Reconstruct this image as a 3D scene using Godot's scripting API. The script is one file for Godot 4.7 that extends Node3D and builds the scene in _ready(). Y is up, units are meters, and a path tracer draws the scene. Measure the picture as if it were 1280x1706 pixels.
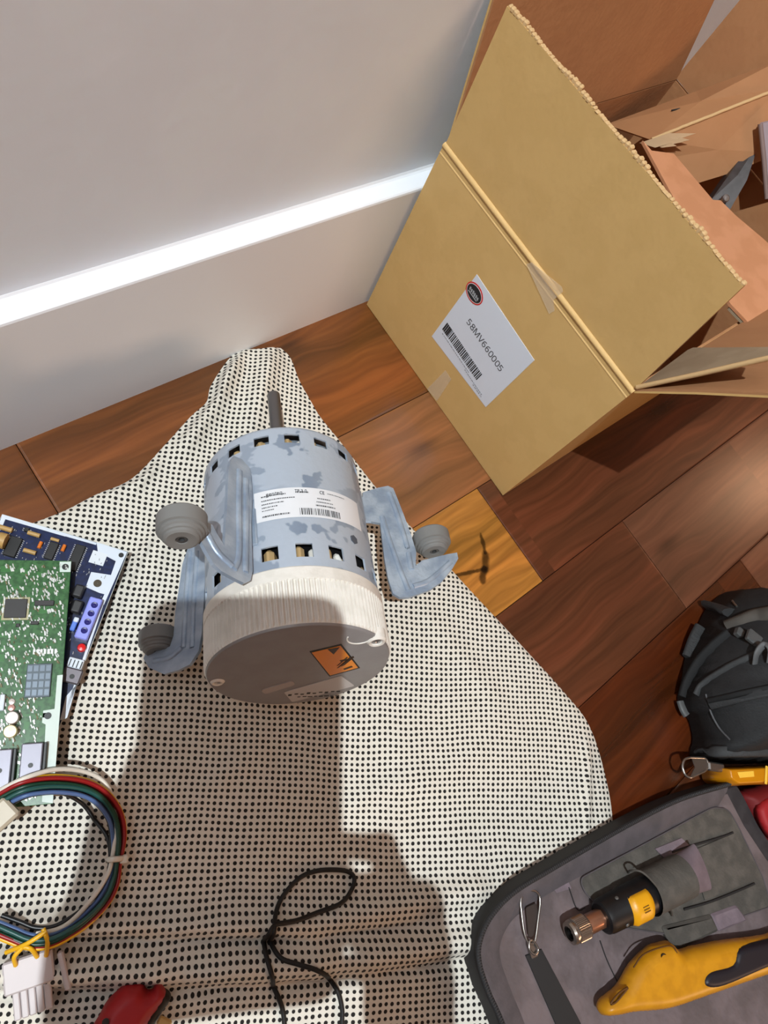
extends Node3D
# An electric blower motor lying on a dotted drop cloth beside an opened carton, on a plank floor by a white wall.

var mats := {}
var used := {}

func _ready() -> void:
	# ---- camera, sky, lamps, exposure
	var cam := Camera3D.new()
	cam.name = "camera"
	cam.keep_aspect = Camera3D.KEEP_HEIGHT
	cam.fov = 73.134
	cam.near = 0.004
	cam.far = 30.0
	cam.transform = Transform3D(Basis(Vector3(0.7645, 0.3181, 0.5606), Vector3(0.4545, 0.3506, -0.8188), Vector3(-0.457, 0.8808, 0.1234)), Vector3(0, 0.65, 0))
	add_child(cam)
	cam.current = true
	var we := WorldEnvironment.new()
	we.name = "world_environment"
	var env := Environment.new()
	env.background_mode = Environment.BG_COLOR
	env.background_color = Color(0.05, 0.045, 0.04)
	env.tonemap_mode = Environment.TONE_MAPPER_LINEAR
	env.tonemap_exposure = 1.0
	env.sdfgi_enabled = true
	env.ssao_enabled = true
	env.ssil_enabled = true
	we.environment = env
	add_child(we)
	ceiling_lamp(Vector3(-0.6381, 2.5435, 0.0861), 0.012, 6.95, Color(0.93, 0.969, 0.985), "small bright round downlight in the ceiling above the motor")
	panel_lamp(Vector3(4.2, 2.585, 0.72), Vector2(0.36, 0.36), 0.95, Color(1.0, 0.78, 0.61), "square warm ceiling light out of view beyond the carton, placed for the sheen on the floor")  # out of view, placed where its reflection falls on the floor boards
	added_wall_lamp(Vector3(1.0, 1.45, 3.38), Vector2(0.7, 0.7), 2.7, Color(1.0, 0.81, 0.655), "added square warm fill light on the far wall, out of view, facing the carton and motor")  # added fill, lifts the baseboard wall and softens the floor shadows
	# ---- the setting
	build_room()
	build_floor()
	# ---- the things
	build_cloth()
	build_motor()
	build_carton()
	build_boards()
	build_harness()
	build_cord()
	build_case()
	build_case_tools()
	build_backpack()
	build_red_tool()
	build_person()

# ------------------------------------------------------------------ naming
func numbered(called: String) -> String:
	if not used.has(called):
		used[called] = 0
		return called
	used[called] += 1
	return "%s_%03d" % [called, used[called]]

func thing(called: String, label: String, category: String, base: Vector3, group := "") -> Node3D:
	var o := Node3D.new()
	o.name = numbered(called)
	o.position = base
	o.set_meta("label", label)
	o.set_meta("category", category)
	if group != "":
		o.set_meta("group", group)
	add_child(o)
	return o

# a part built in world coordinates under a thing or a part
func part(called: String, mesh: Mesh, mat: Material, parent: Node3D, label := "") -> MeshInstance3D:
	var o := MeshInstance3D.new()
	o.name = called
	o.mesh = mesh
	o.material_override = mat
	var off := Vector3.ZERO
	var n: Node = parent
	while n != self and n is Node3D:
		off += n.position
		n = n.get_parent()
	o.position = -off
	if label != "":
		o.set_meta("label", label)
	parent.add_child(o, true)
	return o

# a part in its parent's own axes
func local_part(called: String, mesh: Mesh, mat: Material, parent: Node3D, xf := Transform3D()) -> MeshInstance3D:
	var o := MeshInstance3D.new()
	o.name = called
	o.mesh = mesh
	o.material_override = mat
	o.transform = xf
	parent.add_child(o, true)
	return o

func structure(called: String, mesh: Mesh, mat: Material, label: String, category: String) -> MeshInstance3D:
	var o := MeshInstance3D.new()
	o.name = called
	o.mesh = mesh
	o.material_override = mat
	o.set_meta("kind", "structure")
	o.set_meta("label", label)
	o.set_meta("category", category)
	add_child(o)
	return o

# ------------------------------------------------------------------ materials
func mat(key: String, c: Color, rough := 0.6, metal := 0.0) -> StandardMaterial3D:
	if mats.has(key):
		return mats[key]
	var m := StandardMaterial3D.new()
	m.resource_name = key
	m.albedo_color = c
	m.roughness = rough
	m.metallic = metal
	mats[key] = m
	return m

func noise(sd: int, freq: float, oct := 3) -> FastNoiseLite:
	var f := FastNoiseLite.new()
	f.seed = sd
	f.noise_type = FastNoiseLite.TYPE_SIMPLEX_SMOOTH
	f.frequency = freq
	f.fractal_octaves = oct
	return f

# blotchy material: colour runs from a to b by noise, mapped by object-space triplanar
func blotch(key: String, a: Color, b: Color, rough: float, scale: float, sd: int, lo := 0.35, hi := 0.65, metal := 0.0, bump := 0.0, oct := 4) -> StandardMaterial3D:
	if mats.has(key):
		return mats[key]
	var m := mat(key, Color.WHITE, rough, metal)
	var t := NoiseTexture2D.new()
	t.width = 256
	t.height = 256
	t.seamless = true
	t.noise = noise(sd, 0.02, oct)
	var g := Gradient.new()
	g.offsets = PackedFloat32Array([lo, hi])
	g.colors = PackedColorArray([a, b])
	t.color_ramp = g
	m.albedo_texture = t
	m.uv1_triplanar = true
	m.uv1_scale = Vector3.ONE * scale
	if bump > 0.0:
		var bt := NoiseTexture2D.new()
		bt.width = 256
		bt.height = 256
		bt.seamless = true
		bt.as_normal_map = true
		bt.bump_strength = 6.0
		bt.noise = noise(sd + 7, 0.12, 3)
		m.normal_enabled = true
		m.normal_scale = bump
		m.normal_texture = bt
	return m

# ------------------------------------------------------------------ shapes
func start() -> SurfaceTool:
	var st := SurfaceTool.new()
	st.begin(Mesh.PRIMITIVE_TRIANGLES)
	return st

func tri(st: SurfaceTool, a: Vector3, b: Vector3, c: Vector3) -> void:
	var nn := (c - a).cross(b - a).normalized()
	for p in [a, b, c]:
		st.set_normal(nn)
		st.add_vertex(p)

func quad(st: SurfaceTool, a: Vector3, b: Vector3, c: Vector3, d: Vector3) -> void:
	tri(st, a, b, c)
	tri(st, a, c, d)

# tri that is wound so that its front looks along «out»
func tri_to(st: SurfaceTool, a: Vector3, b: Vector3, c: Vector3, out: Vector3) -> void:
	if (c - a).cross(b - a).dot(out) < 0.0:
		tri(st, a, c, b)
	else:
		tri(st, a, b, c)

func quad_to(st: SurfaceTool, a: Vector3, b: Vector3, c: Vector3, d: Vector3, out: Vector3) -> void:
	tri_to(st, a, b, c, out)
	tri_to(st, a, c, d, out)

# chamfered box centred in xf
func rbox(st: SurfaceTool, size: Vector3, bev: float, xf := Transform3D()) -> void:
	var h := size * 0.5
	bev = minf(bev, minf(h.x, minf(h.y, h.z)) * 0.9)
	var cr := {}
	for sx in [-1, 1]:
		for sy in [-1, 1]:
			for sz in [-1, 1]:
				var s := Vector3(sx, sy, sz)
				var p := h * s
				cr[Vector3i(sx, sy, sz)] = [xf * (p - Vector3(0, sy, sz) * bev), xf * (p - Vector3(sx, 0, sz) * bev), xf * (p - Vector3(sx, sy, 0) * bev)]
	for ax in 3:
		var u := (ax + 1) % 3
		var v := (ax + 2) % 3
		for s in [-1, 1]:
			var q := []
			for k in [[-1, -1], [1, -1], [1, 1], [-1, 1]]:
				var key := Vector3i.ZERO
				key[ax] = s
				key[u] = k[0]
				key[v] = k[1]
				q.append(cr[key][ax])
			var out := Vector3.ZERO
			out[ax] = s
			quad_to(st, q[0], q[1], q[2], q[3], xf.basis * out)
		if bev > 0.0:
			for su in [-1, 1]:
				for sv in [-1, 1]:
					var k0 := Vector3i.ZERO
					var k1 := Vector3i.ZERO
					k0[ax] = -1
					k1[ax] = 1
					k0[u] = su
					k1[u] = su
					k0[v] = sv
					k1[v] = sv
					var o2 := Vector3.ZERO
					o2[u] = su
					o2[v] = sv
					quad_to(st, cr[k0][u], cr[k1][u], cr[k1][v], cr[k0][v], xf.basis * o2)
	if bev > 0.0:
		for k in cr:
			tri_to(st, cr[k][0], cr[k][1], cr[k][2], xf.basis * Vector3(k))

func box_mesh(size: Vector3, bev: float, xf := Transform3D()) -> ArrayMesh:
	var st := start()
	rbox(st, size, bev, xf)
	return st.commit()

# flat outline (x, y of the outline to xf's x, z) extruded along xf's y from 0 to th, upper edge chamfered
func slab(st: SurfaceTool, outline: PackedVector2Array, th: float, xf := Transform3D(), bev := 0.0) -> void:
	var o := outline
	if Geometry2D.is_polygon_clockwise(o):
		o = o.duplicate()
		o.reverse()
	var n := o.size()
	var top := PackedVector2Array()
	for i in n:
		var p := o[i]
		if bev > 0.0:
			var d0 := (p - o[(i + n - 1) % n]).normalized()
			var d1 := (o[(i + 1) % n] - p).normalized()
			var n0 := Vector2(-d0.y, d0.x)
			var n1 := Vector2(-d1.y, d1.x)
			var m := (n0 + n1).normalized()
			p += m * bev / maxf(0.5, m.dot(n0))
		top.append(p)
	var idx := Geometry2D.triangulate_polygon(o)
	var up: Vector3 = xf.basis.y
	for i in range(0, idx.size(), 3):
		var a := o[idx[i]]
		var b := o[idx[i + 1]]
		var c := o[idx[i + 2]]
		tri_to(st, xf * Vector3(a.x, 0, a.y), xf * Vector3(b.x, 0, b.y), xf * Vector3(c.x, 0, c.y), -up)
		a = top[idx[i]]
		b = top[idx[i + 1]]
		c = top[idx[i + 2]]
		tri_to(st, xf * Vector3(a.x, th, a.y), xf * Vector3(b.x, th, b.y), xf * Vector3(c.x, th, c.y), up)
	for i in n:
		var a := o[i]
		var b := o[(i + 1) % n]
		var ta := top[i]
		var tb := top[(i + 1) % n]
		var dd := b - a
		var out: Vector3 = xf.basis * Vector3(dd.y, 0, -dd.x)
		quad_to(st, xf * Vector3(a.x, 0, a.y), xf * Vector3(b.x, 0, b.y), xf * Vector3(b.x, th - bev, b.y), xf * Vector3(a.x, th - bev, a.y), out)
		if bev > 0.0:
			quad_to(st, xf * Vector3(a.x, th - bev, a.y), xf * Vector3(b.x, th - bev, b.y), xf * Vector3(tb.x, th, tb.y), xf * Vector3(ta.x, th, ta.y), out + up * dd.length())

func slab_mesh(outline: PackedVector2Array, th: float, xf := Transform3D(), bev := 0.0) -> ArrayMesh:
	var st := start()
	slab(st, outline, th, xf, bev)
	return st.commit()

# a panel through 3D corner points (nearly flat), thickness th pushed along -front
func panel(st: SurfaceTool, pts: Array, th: float, front: Vector3) -> void:
	var n := pts.size()
	var c := Vector3.ZERO
	for p in pts:
		c += p / n
	var back := []
	for p in pts:
		back.append(p - front * th)
	for i in n:
		var j := (i + 1) % n
		tri_to(st, c, pts[i], pts[j], front)
		tri_to(st, c - front * th, back[i], back[j], -front)
		quad_to(st, pts[i], pts[j], back[j], back[i], ((pts[i] + pts[j]) * 0.5 - c))

func panel_mesh(pts: Array, th: float, front: Vector3) -> ArrayMesh:
	var st := start()
	panel(st, pts, th, front)
	return st.commit()

# round-cornered outline
func rounded(pts: PackedVector2Array, r: float, seg := 4) -> PackedVector2Array:
	var res := PackedVector2Array()
	var n := pts.size()
	for i in n:
		var p := pts[i]
		var d0 := pts[(i + n - 1) % n] - p
		var d1 := pts[(i + 1) % n] - p
		var q := minf(r, minf(d0.length(), d1.length()) * 0.45)
		var a := p + d0.normalized() * q
		var b := p + d1.normalized() * q
		for k in seg + 1:
			var t := k / float(seg)
			res.append(a.lerp(p, t).lerp(p.lerp(b, t), t))
	return res

func rect2(w: float, h: float) -> PackedVector2Array:
	return PackedVector2Array([Vector2(-w, -h) / 2, Vector2(w, -h) / 2, Vector2(w, h) / 2, Vector2(-w, h) / 2])

# smooth curve through points
func smooth_path(pts: Array, per := 8, closed := false) -> PackedVector3Array:
	var res := PackedVector3Array()
	var n := pts.size()
	var last := n if closed else n - 1
	for i in last:
		var p0: Vector3 = pts[(i + n - 1) % n] if (closed or i > 0) else pts[0] * 2.0 - pts[1]
		var p1: Vector3 = pts[i]
		var p2: Vector3 = pts[(i + 1) % n]
		var p3: Vector3 = pts[(i + 2) % n] if (closed or i + 2 < n) else pts[n - 1] * 2.0 - pts[n - 2]
		for k in per:
			res.append(p1.cubic_interpolate(p2, p0, p3, k / float(per)))
	if not closed:
		res.append(pts[n - 1])
	return res

func smooth_path2(pts: PackedVector2Array, per := 6, closed := true) -> PackedVector2Array:
	var a := []
	for p in pts:
		a.append(Vector3(p.x, 0, p.y))
	var res := PackedVector2Array()
	for p in smooth_path(a, per, closed):
		res.append(Vector2(p.x, p.z))
	return res

# tube with per-point radius, round (or flattened by sq) section
func tube(st: SurfaceTool, path: PackedVector3Array, radii, sides := 8, flat := 1.0, up_hint := Vector3.UP, closed := false) -> void:
	var n := path.size()
	var rings := []
	var nrms := []
	var side := Vector3.ZERO
	for i in n:
		var t: Vector3
		if closed:
			t = (path[(i + 1) % n] - path[(i + n - 1) % n]).normalized()
		else:
			t = (path[mini(i + 1, n - 1)] - path[maxi(i - 1, 0)]).normalized()
		if i == 0 or flat != 1.0:
			side = t.cross(up_hint)
			if side.length() < 0.01:
				side = t.cross(Vector3.RIGHT)
		side = (side - t * side.dot(t)).normalized()
		var up := side.cross(t).normalized()
		var r: float = radii if (radii is float) else radii[i]
		var ring := PackedVector3Array()
		var nr := PackedVector3Array()
		for k in sides:
			var a := TAU * k / sides
			ring.append(path[i] + side * cos(a) * r + up * sin(a) * r * flat)
			nr.append((side * cos(a) * flat + up * sin(a)).normalized())
		rings.append(ring)
		nrms.append(nr)
	var m := n if closed else n - 1
	for i in m:
		var j := (i + 1) % n
		for k in sides:
			var l := (k + 1) % sides
			var q := [rings[i][k], rings[i][l], rings[j][l], rings[j][k]]
			var w := [nrms[i][k], nrms[i][l], nrms[j][l], nrms[j][k]]
			for e in [0, 1, 2, 0, 2, 3] if (q[2] - q[0]).cross(q[1] - q[0]).dot(w[0]) > 0.0 else [0, 2, 1, 0, 3, 2]:
				st.set_normal(w[e])
				st.add_vertex(q[e])
	if not closed:
		for e in [0, n - 1]:
			var d := (path[0] - path[1]) if e == 0 else (path[n - 1] - path[n - 2])
			for k in sides:
				tri_to(st, path[e], rings[e][k], rings[e][(k + 1) % sides], d)

func tube_mesh(path: PackedVector3Array, radii, sides := 8, flat := 1.0, up_hint := Vector3.UP, closed := false) -> ArrayMesh:
	var st := start()
	tube(st, path, radii, sides, flat, up_hint, closed)
	return st.commit()

# profile points (radius, height) turned about xf's y; corners sharper than 32 degrees stay sharp
func lathe(st: SurfaceTool, prof: PackedVector2Array, seg := 32, xf := Transform3D()) -> void:
	var n := prof.size()
	var dirs := []
	for i in n - 1:
		var d := prof[i + 1] - prof[i]
		dirs.append(Vector2(d.y, -d.x).normalized())
	for i in n - 1:
		var na: Vector2 = dirs[i]
		var nb: Vector2 = dirs[i]
		if i > 0 and dirs[i - 1].dot(dirs[i]) > 0.85:
			na = (dirs[i - 1] + dirs[i]).normalized()
		if i < n - 2 and dirs[i + 1].dot(dirs[i]) > 0.85:
			nb = (dirs[i + 1] + dirs[i]).normalized()
		for k in seg:
			var a0 := TAU * k / seg
			var a1 := TAU * (k + 1) / seg
			var q := []
			var w := []
			for e in [[prof[i], a0, na], [prof[i], a1, na], [prof[i + 1], a1, nb], [prof[i + 1], a0, nb]]:
				q.append(xf * Vector3(e[0].x * cos(e[1]), e[0].y, e[0].x * sin(e[1])))
				w.append((xf.basis * Vector3(e[2].x * cos(e[1]), e[2].y, e[2].x * sin(e[1]))).normalized())
			var mid: Vector3 = w[0] + w[2]
			for f in [[0, 1, 2], [0, 2, 3]]:
				var x: Vector3 = (q[f[2]] - q[f[0]]).cross(q[f[1]] - q[f[0]])
				if x.length() < 1e-14:
					continue
				var order: Array = f if x.dot(mid) > 0.0 else [f[0], f[2], f[1]]
				for e in order:
					st.set_normal(w[e])
					st.add_vertex(q[e])

func lathe_mesh(prof: PackedVector2Array, seg := 32, xf := Transform3D()) -> ArrayMesh:
	var st := start()
	lathe(st, prof, seg, xf)
	return st.commit()

# rows of points to a smooth sheet; uv from rows when given
func sheet(st: SurfaceTool, rows: Array, out: Vector3, uvs := []) -> void:
	var h := rows.size()
	var w: int = rows[0].size()
	var nr := []
	var flip := 1.0
	for i in h:
		var line := PackedVector3Array()
		for j in w:
			var du: Vector3 = rows[i][mini(j + 1, w - 1)] - rows[i][maxi(j - 1, 0)]
			var dv: Vector3 = rows[mini(i + 1, h - 1)][j] - rows[maxi(i - 1, 0)][j]
			line.append(du.cross(dv).normalized())
		nr.append(line)
	var mid: Vector3 = nr[h / 2][w / 2]
	if mid.dot(out) < 0.0:
		flip = -1.0
	for i in h - 1:
		for j in w - 1:
			var ids := [[i, j], [i, j + 1], [i + 1, j + 1], [i + 1, j]]
			var a: Vector3 = rows[i][j]
			var b: Vector3 = rows[i][j + 1]
			var c: Vector3 = rows[i + 1][j + 1]
			var x := (c - a).cross(b - a)
			var sgn: float = x.dot(nr[i][j] * flip)
			for e in ([0, 1, 2, 0, 2, 3] if sgn > 0.0 else [0, 2, 1, 0, 3, 2]):
				var y: int = ids[e][0]
				var z: int = ids[e][1]
				st.set_normal(nr[y][z] * flip)
				if not uvs.is_empty():
					st.set_uv(uvs[y][z])
				st.add_vertex(rows[y][z])

func ico_blob(st: SurfaceTool, c: Vector3, r: Vector3, b := Basis(), seg := 12) -> void:
	var pr := PackedVector2Array()
	for i in 9:
		var a := -PI / 2 + PI * i / 8
		pr.append(Vector2(maxf(cos(a), 0.0001), sin(a)))
	lathe(st, pr, seg, Transform3D(b * Basis.from_scale(r), c))

func frame(o: Vector3, x: Vector3, y: Vector3) -> Transform3D:
	x = (x - y.normalized() * x.dot(y.normalized())).normalized()
	y = y.normalized()
	return Transform3D(Basis(x, y, x.cross(y)), o)

# printed lettering, laid on xf's x (reading direction), z (down the page), y out of the page
func lettering(txt: String, size: float, xf: Transform3D, font_name := "Droid Sans", depth := 0.0003) -> ArrayMesh:
	var tm := TextMesh.new()
	var f := SystemFont.new()
	f.font_names = PackedStringArray([font_name])
	tm.font = f
	tm.text = txt
	tm.font_size = 32
	tm.pixel_size = size / 32.0
	tm.depth = depth
	tm.curve_step = 2.0
	tm.horizontal_alignment = HORIZONTAL_ALIGNMENT_LEFT
	var arr := tm.get_mesh_arrays()
	var st := start()
	var v: PackedVector3Array = arr[Mesh.ARRAY_VERTEX]
	var nn: PackedVector3Array = arr[Mesh.ARRAY_NORMAL]
	var ix: PackedInt32Array = arr[Mesh.ARRAY_INDEX]
	var turn := Basis(Vector3(1, 0, 0), Vector3(0, 0, -1), Vector3(0, 1, 0))
	for i in ix:
		st.set_normal((xf.basis * (turn * nn[i])).normalized())
		st.add_vertex(xf * (turn * v[i]))
	return st.commit()

# ------------------------------------------------------------------ lamps and room
func ceiling_lamp(at: Vector3, r: float, energy: float, col: Color, label: String) -> void:
	var o := thing("ceiling_downlight", label, "ceiling light", at)
	var glow := mat("downlight_glow", col)
	glow.emission_enabled = true
	glow.emission = col
	glow.emission_energy_multiplier = 2.0
	part("lamp_disc", lathe_mesh(PackedVector2Array([Vector2(0.0001, 0.012), Vector2(r, 0.012), Vector2(r, 0.016), Vector2(0.0001, 0.016)]), 24, Transform3D(Basis(), at)), glow, o)
	part("trim_ring", lathe_mesh(PackedVector2Array([Vector2(r + 0.001, 0.018), Vector2(r + 0.012, 0.004), Vector2(r + 0.03, 0.006), Vector2(r + 0.033, 0.019)]), 32, Transform3D(Basis(), at)), mat("lamp_trim", Color(0.85, 0.85, 0.85), 0.4), o)
	var l := SpotLight3D.new()
	l.name = "downlight_bulb"
	l.position = Vector3(0, 0.003, 0)
	l.rotation_degrees = Vector3(-90, 0, 0)
	l.spot_angle = 62.0
	l.spot_angle_attenuation = 0.6
	l.light_color = col
	l.light_energy = energy
	l.light_size = r
	l.spot_range = 12.0
	l.spot_attenuation = 2.0
	l.shadow_enabled = true
	o.add_child(l)

func panel_lamp(at: Vector3, size: Vector2, energy: float, col: Color, label: String) -> void:
	var o := thing("unseen_ceiling_light", label, "ceiling light", at)
	var glow := mat("panel_glow", col)
	glow.emission_enabled = true
	glow.emission = col
	glow.emission_energy_multiplier = 1.5
	part("diffuser", box_mesh(Vector3(size.x, 0.01, size.y), 0.002, Transform3D(Basis(), at + Vector3(0, 0.008, 0))), glow, o)
	for s in [-1, 1]:
		part("frame_bar", box_mesh(Vector3(size.x + 0.04, 0.02, 0.02), 0.002, Transform3D(Basis(), at + Vector3(0, 0.006, s * (size.y / 2 + 0.011)))), mat("lamp_trim", Color(0.85, 0.85, 0.85), 0.4), o)
		part("frame_bar", box_mesh(Vector3(0.02, 0.02, size.y), 0.002, Transform3D(Basis(), at + Vector3(s * (size.x / 2 + 0.011), 0.006, 0))), mat("lamp_trim", Color(0.85, 0.85, 0.85), 0.4), o)
	var l := AreaLight3D.new()
	l.name = "panel_glow_light"
	l.area_size = size
	l.position = Vector3(0, -0.006, 0)
	l.rotation_degrees = Vector3(-90, 0, 0)
	l.light_color = col
	l.light_energy = energy
	l.area_range = 12.0
	l.shadow_enabled = true
	o.add_child(l)

func added_wall_lamp(at: Vector3, size: Vector2, energy: float, col: Color, label: String) -> void:
	var o := thing("added_fill_light", label, "wall light", at)  # added panel, lights the near wall more than the floor
	var glow := mat("panel_glow", col)
	part("diffuser", box_mesh(Vector3(size.x, size.y, 0.012), 0.003, Transform3D(Basis(), at + Vector3(0, 0, 0.006))), glow, o)
	part("back_plate", box_mesh(Vector3(size.x + 0.03, size.y + 0.03, 0.010), 0.003, Transform3D(Basis(), at + Vector3(0, 0, 0.0155))), mat("lamp_trim", Color(0.85, 0.85, 0.85), 0.4), o)
	var l := AreaLight3D.new()
	l.name = "added_fill_glow"
	l.area_size = size
	l.position = Vector3(0, 0, -0.006)
	l.light_color = col
	l.light_energy = energy
	l.area_range = 12.0
	l.shadow_enabled = true
	o.add_child(l)

func build_room() -> void:
	var paint := blotch("wall_paint", Color(0.875, 0.90, 0.935), Color(0.885, 0.91, 0.945), 0.55, 2.0, 5, 0.3, 0.7, 0.0, 0.008)
	var x0 := -2.4
	var x1 := 4.6
	var z0 := -0.34
	var z1 := 3.4
	var hh := 2.6
	structure("wall_left", box_mesh(Vector3(x1 - x0 + 0.3, hh + 0.1, 0.12), 0.0, Transform3D(Basis(), Vector3((x0 + x1) / 2, hh / 2, z0 - 0.06))), paint, "pale grey-white painted wall behind the carton, above the tall white baseboard", "wall")
	var warm := mat("bounce_tan", Color(0.66, 0.51, 0.40), 0.7)  # tan of the unseen walls, chosen to warm and dim bounced light
	structure("wall_right", box_mesh(Vector3(x1 - x0 + 0.3, hh + 0.1, 0.12), 0.0, Transform3D(Basis(), Vector3((x0 + x1) / 2, hh / 2, z1 + 0.06))), warm, "unseen far wall behind the photographer, its tan chosen to warm bounced light", "wall")
	structure("wall_back", box_mesh(Vector3(0.12, hh + 0.1, z1 - z0), 0.0, Transform3D(Basis(), Vector3(x1 + 0.06, hh / 2, (z0 + z1) / 2))), warm, "unseen end wall beyond the backpack and carton, its tan chosen to warm bounced light", "wall")
	structure("wall_front", box_mesh(Vector3(0.12, hh + 0.1, z1 - z0), 0.0, Transform3D(Basis(), Vector3(x0 - 0.06, hh / 2, (z0 + z1) / 2))), warm, "unseen end wall, its tan chosen to warm bounced light, on the circuit boards' side", "wall")
	structure("ceiling", box_mesh(Vector3(x1 - x0 + 0.3, 0.12, z1 - z0 + 0.3), 0.0, Transform3D(Basis(), Vector3((x0 + x1) / 2, hh + 0.06, (z0 + z1) / 2))), mat("ceiling_paint", Color(0.82, 0.78, 0.74), 0.8), "unseen flat ceiling, toned warm to temper bounced light, with the recessed lights", "ceiling")  # ceiling tone warmed and dimmed for the light it bounces
	# tall baseboard: plain face, eased top that slopes back to the wall
	var white := mat("baseboard_paint", Color(0.94, 0.958, 0.985), 0.4)
	var prof := [Vector2(-0.322, 0.0), Vector2(-0.322, 0.1755), Vector2(-0.3226, 0.1775), Vector2(-0.324, 0.1785), Vector2(-0.337, 0.1805), Vector2(-0.3388, 0.1818), Vector2(-0.3398, 0.184), Vector2(-0.345, 0.186), Vector2(-0.345, 0.0)]
	var st := start()
	for i in prof.size() - 1:
		var a: Vector2 = prof[i]
		var b: Vector2 = prof[i + 1]
		quad_to(st, Vector3(x0, a.y, a.x), Vector3(x1, a.y, a.x), Vector3(x1, b.y, b.x), Vector3(x0, b.y, b.x), Vector3(0, b.x - a.x + 0.0001, b.y - a.y) * Vector3(1, -1, 1))
	structure("baseboard_left", st.commit(), white, "tall white baseboard with an eased top edge, along the foot of the wall", "baseboard")

# one streaky grain picture; knot darkens around given spots
func grain_image(sd: int, w: int, h: int, fine: float, contrast: float, knots: Array, crack: Array = []) -> ImageTexture:
	var im := Image.create(w, h, false, Image.FORMAT_RGB8)
	var n1 := noise(sd, 0.006, 3)
	var n2 := noise(sd + 1, 0.03, 4)
	var n3 := noise(sd + 2, 0.012, 2)
	for y in h:
		for x in w:
			var yy := float(y)
			var ring := 0.0
			for k in knots:
				var dx: float = (x - k.x) / k.z
				var dy: float = (y - k.y) / (k.z * 0.45)
				var d2 := dx * dx + dy * dy
				yy += (y - k.y) * 1.2 * exp(-d2)
				ring += exp(-d2 * 5.0)
			yy += n3.get_noise_2d(x * 0.5, y) * 9.0
			var a := n1.get_noise_2d(x * 0.30, yy * 2.2)
			var b := n2.get_noise_2d(x * 0.07, yy * 1.5)
			var c := n2.get_noise_2d(x * 0.22 + 900.0, yy * 4.5) * fine
			var v := 0.80 + contrast * (a * 0.22 + b * 0.20 + c * 0.10) - ring * 0.22
			var warm := 1.0 + a * 0.06
			for i in range(0, crack.size(), 3):
				var p := Geometry2D.get_closest_point_to_segment(Vector2(x, y), crack[i], crack[i + 1])
				var d := p.distance_to(Vector2(x, y)) + n2.get_noise_2d(x * 1.5, y * 1.5) * 3.0
				var wd: float = crack[i + 2]
				v *= 1.0 - 0.5 * clampf((wd - d) / wd * 1.6, 0.0, 1.0)
			v = clampf(v, 0.05, 1.0)
			im.set_pixel(x, y, Color(clampf(v * 1.02, 0, 1), v * 0.97 / warm, v * 0.93 / warm))
	im.generate_mipmaps()
	return ImageTexture.create_from_image(im)

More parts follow.
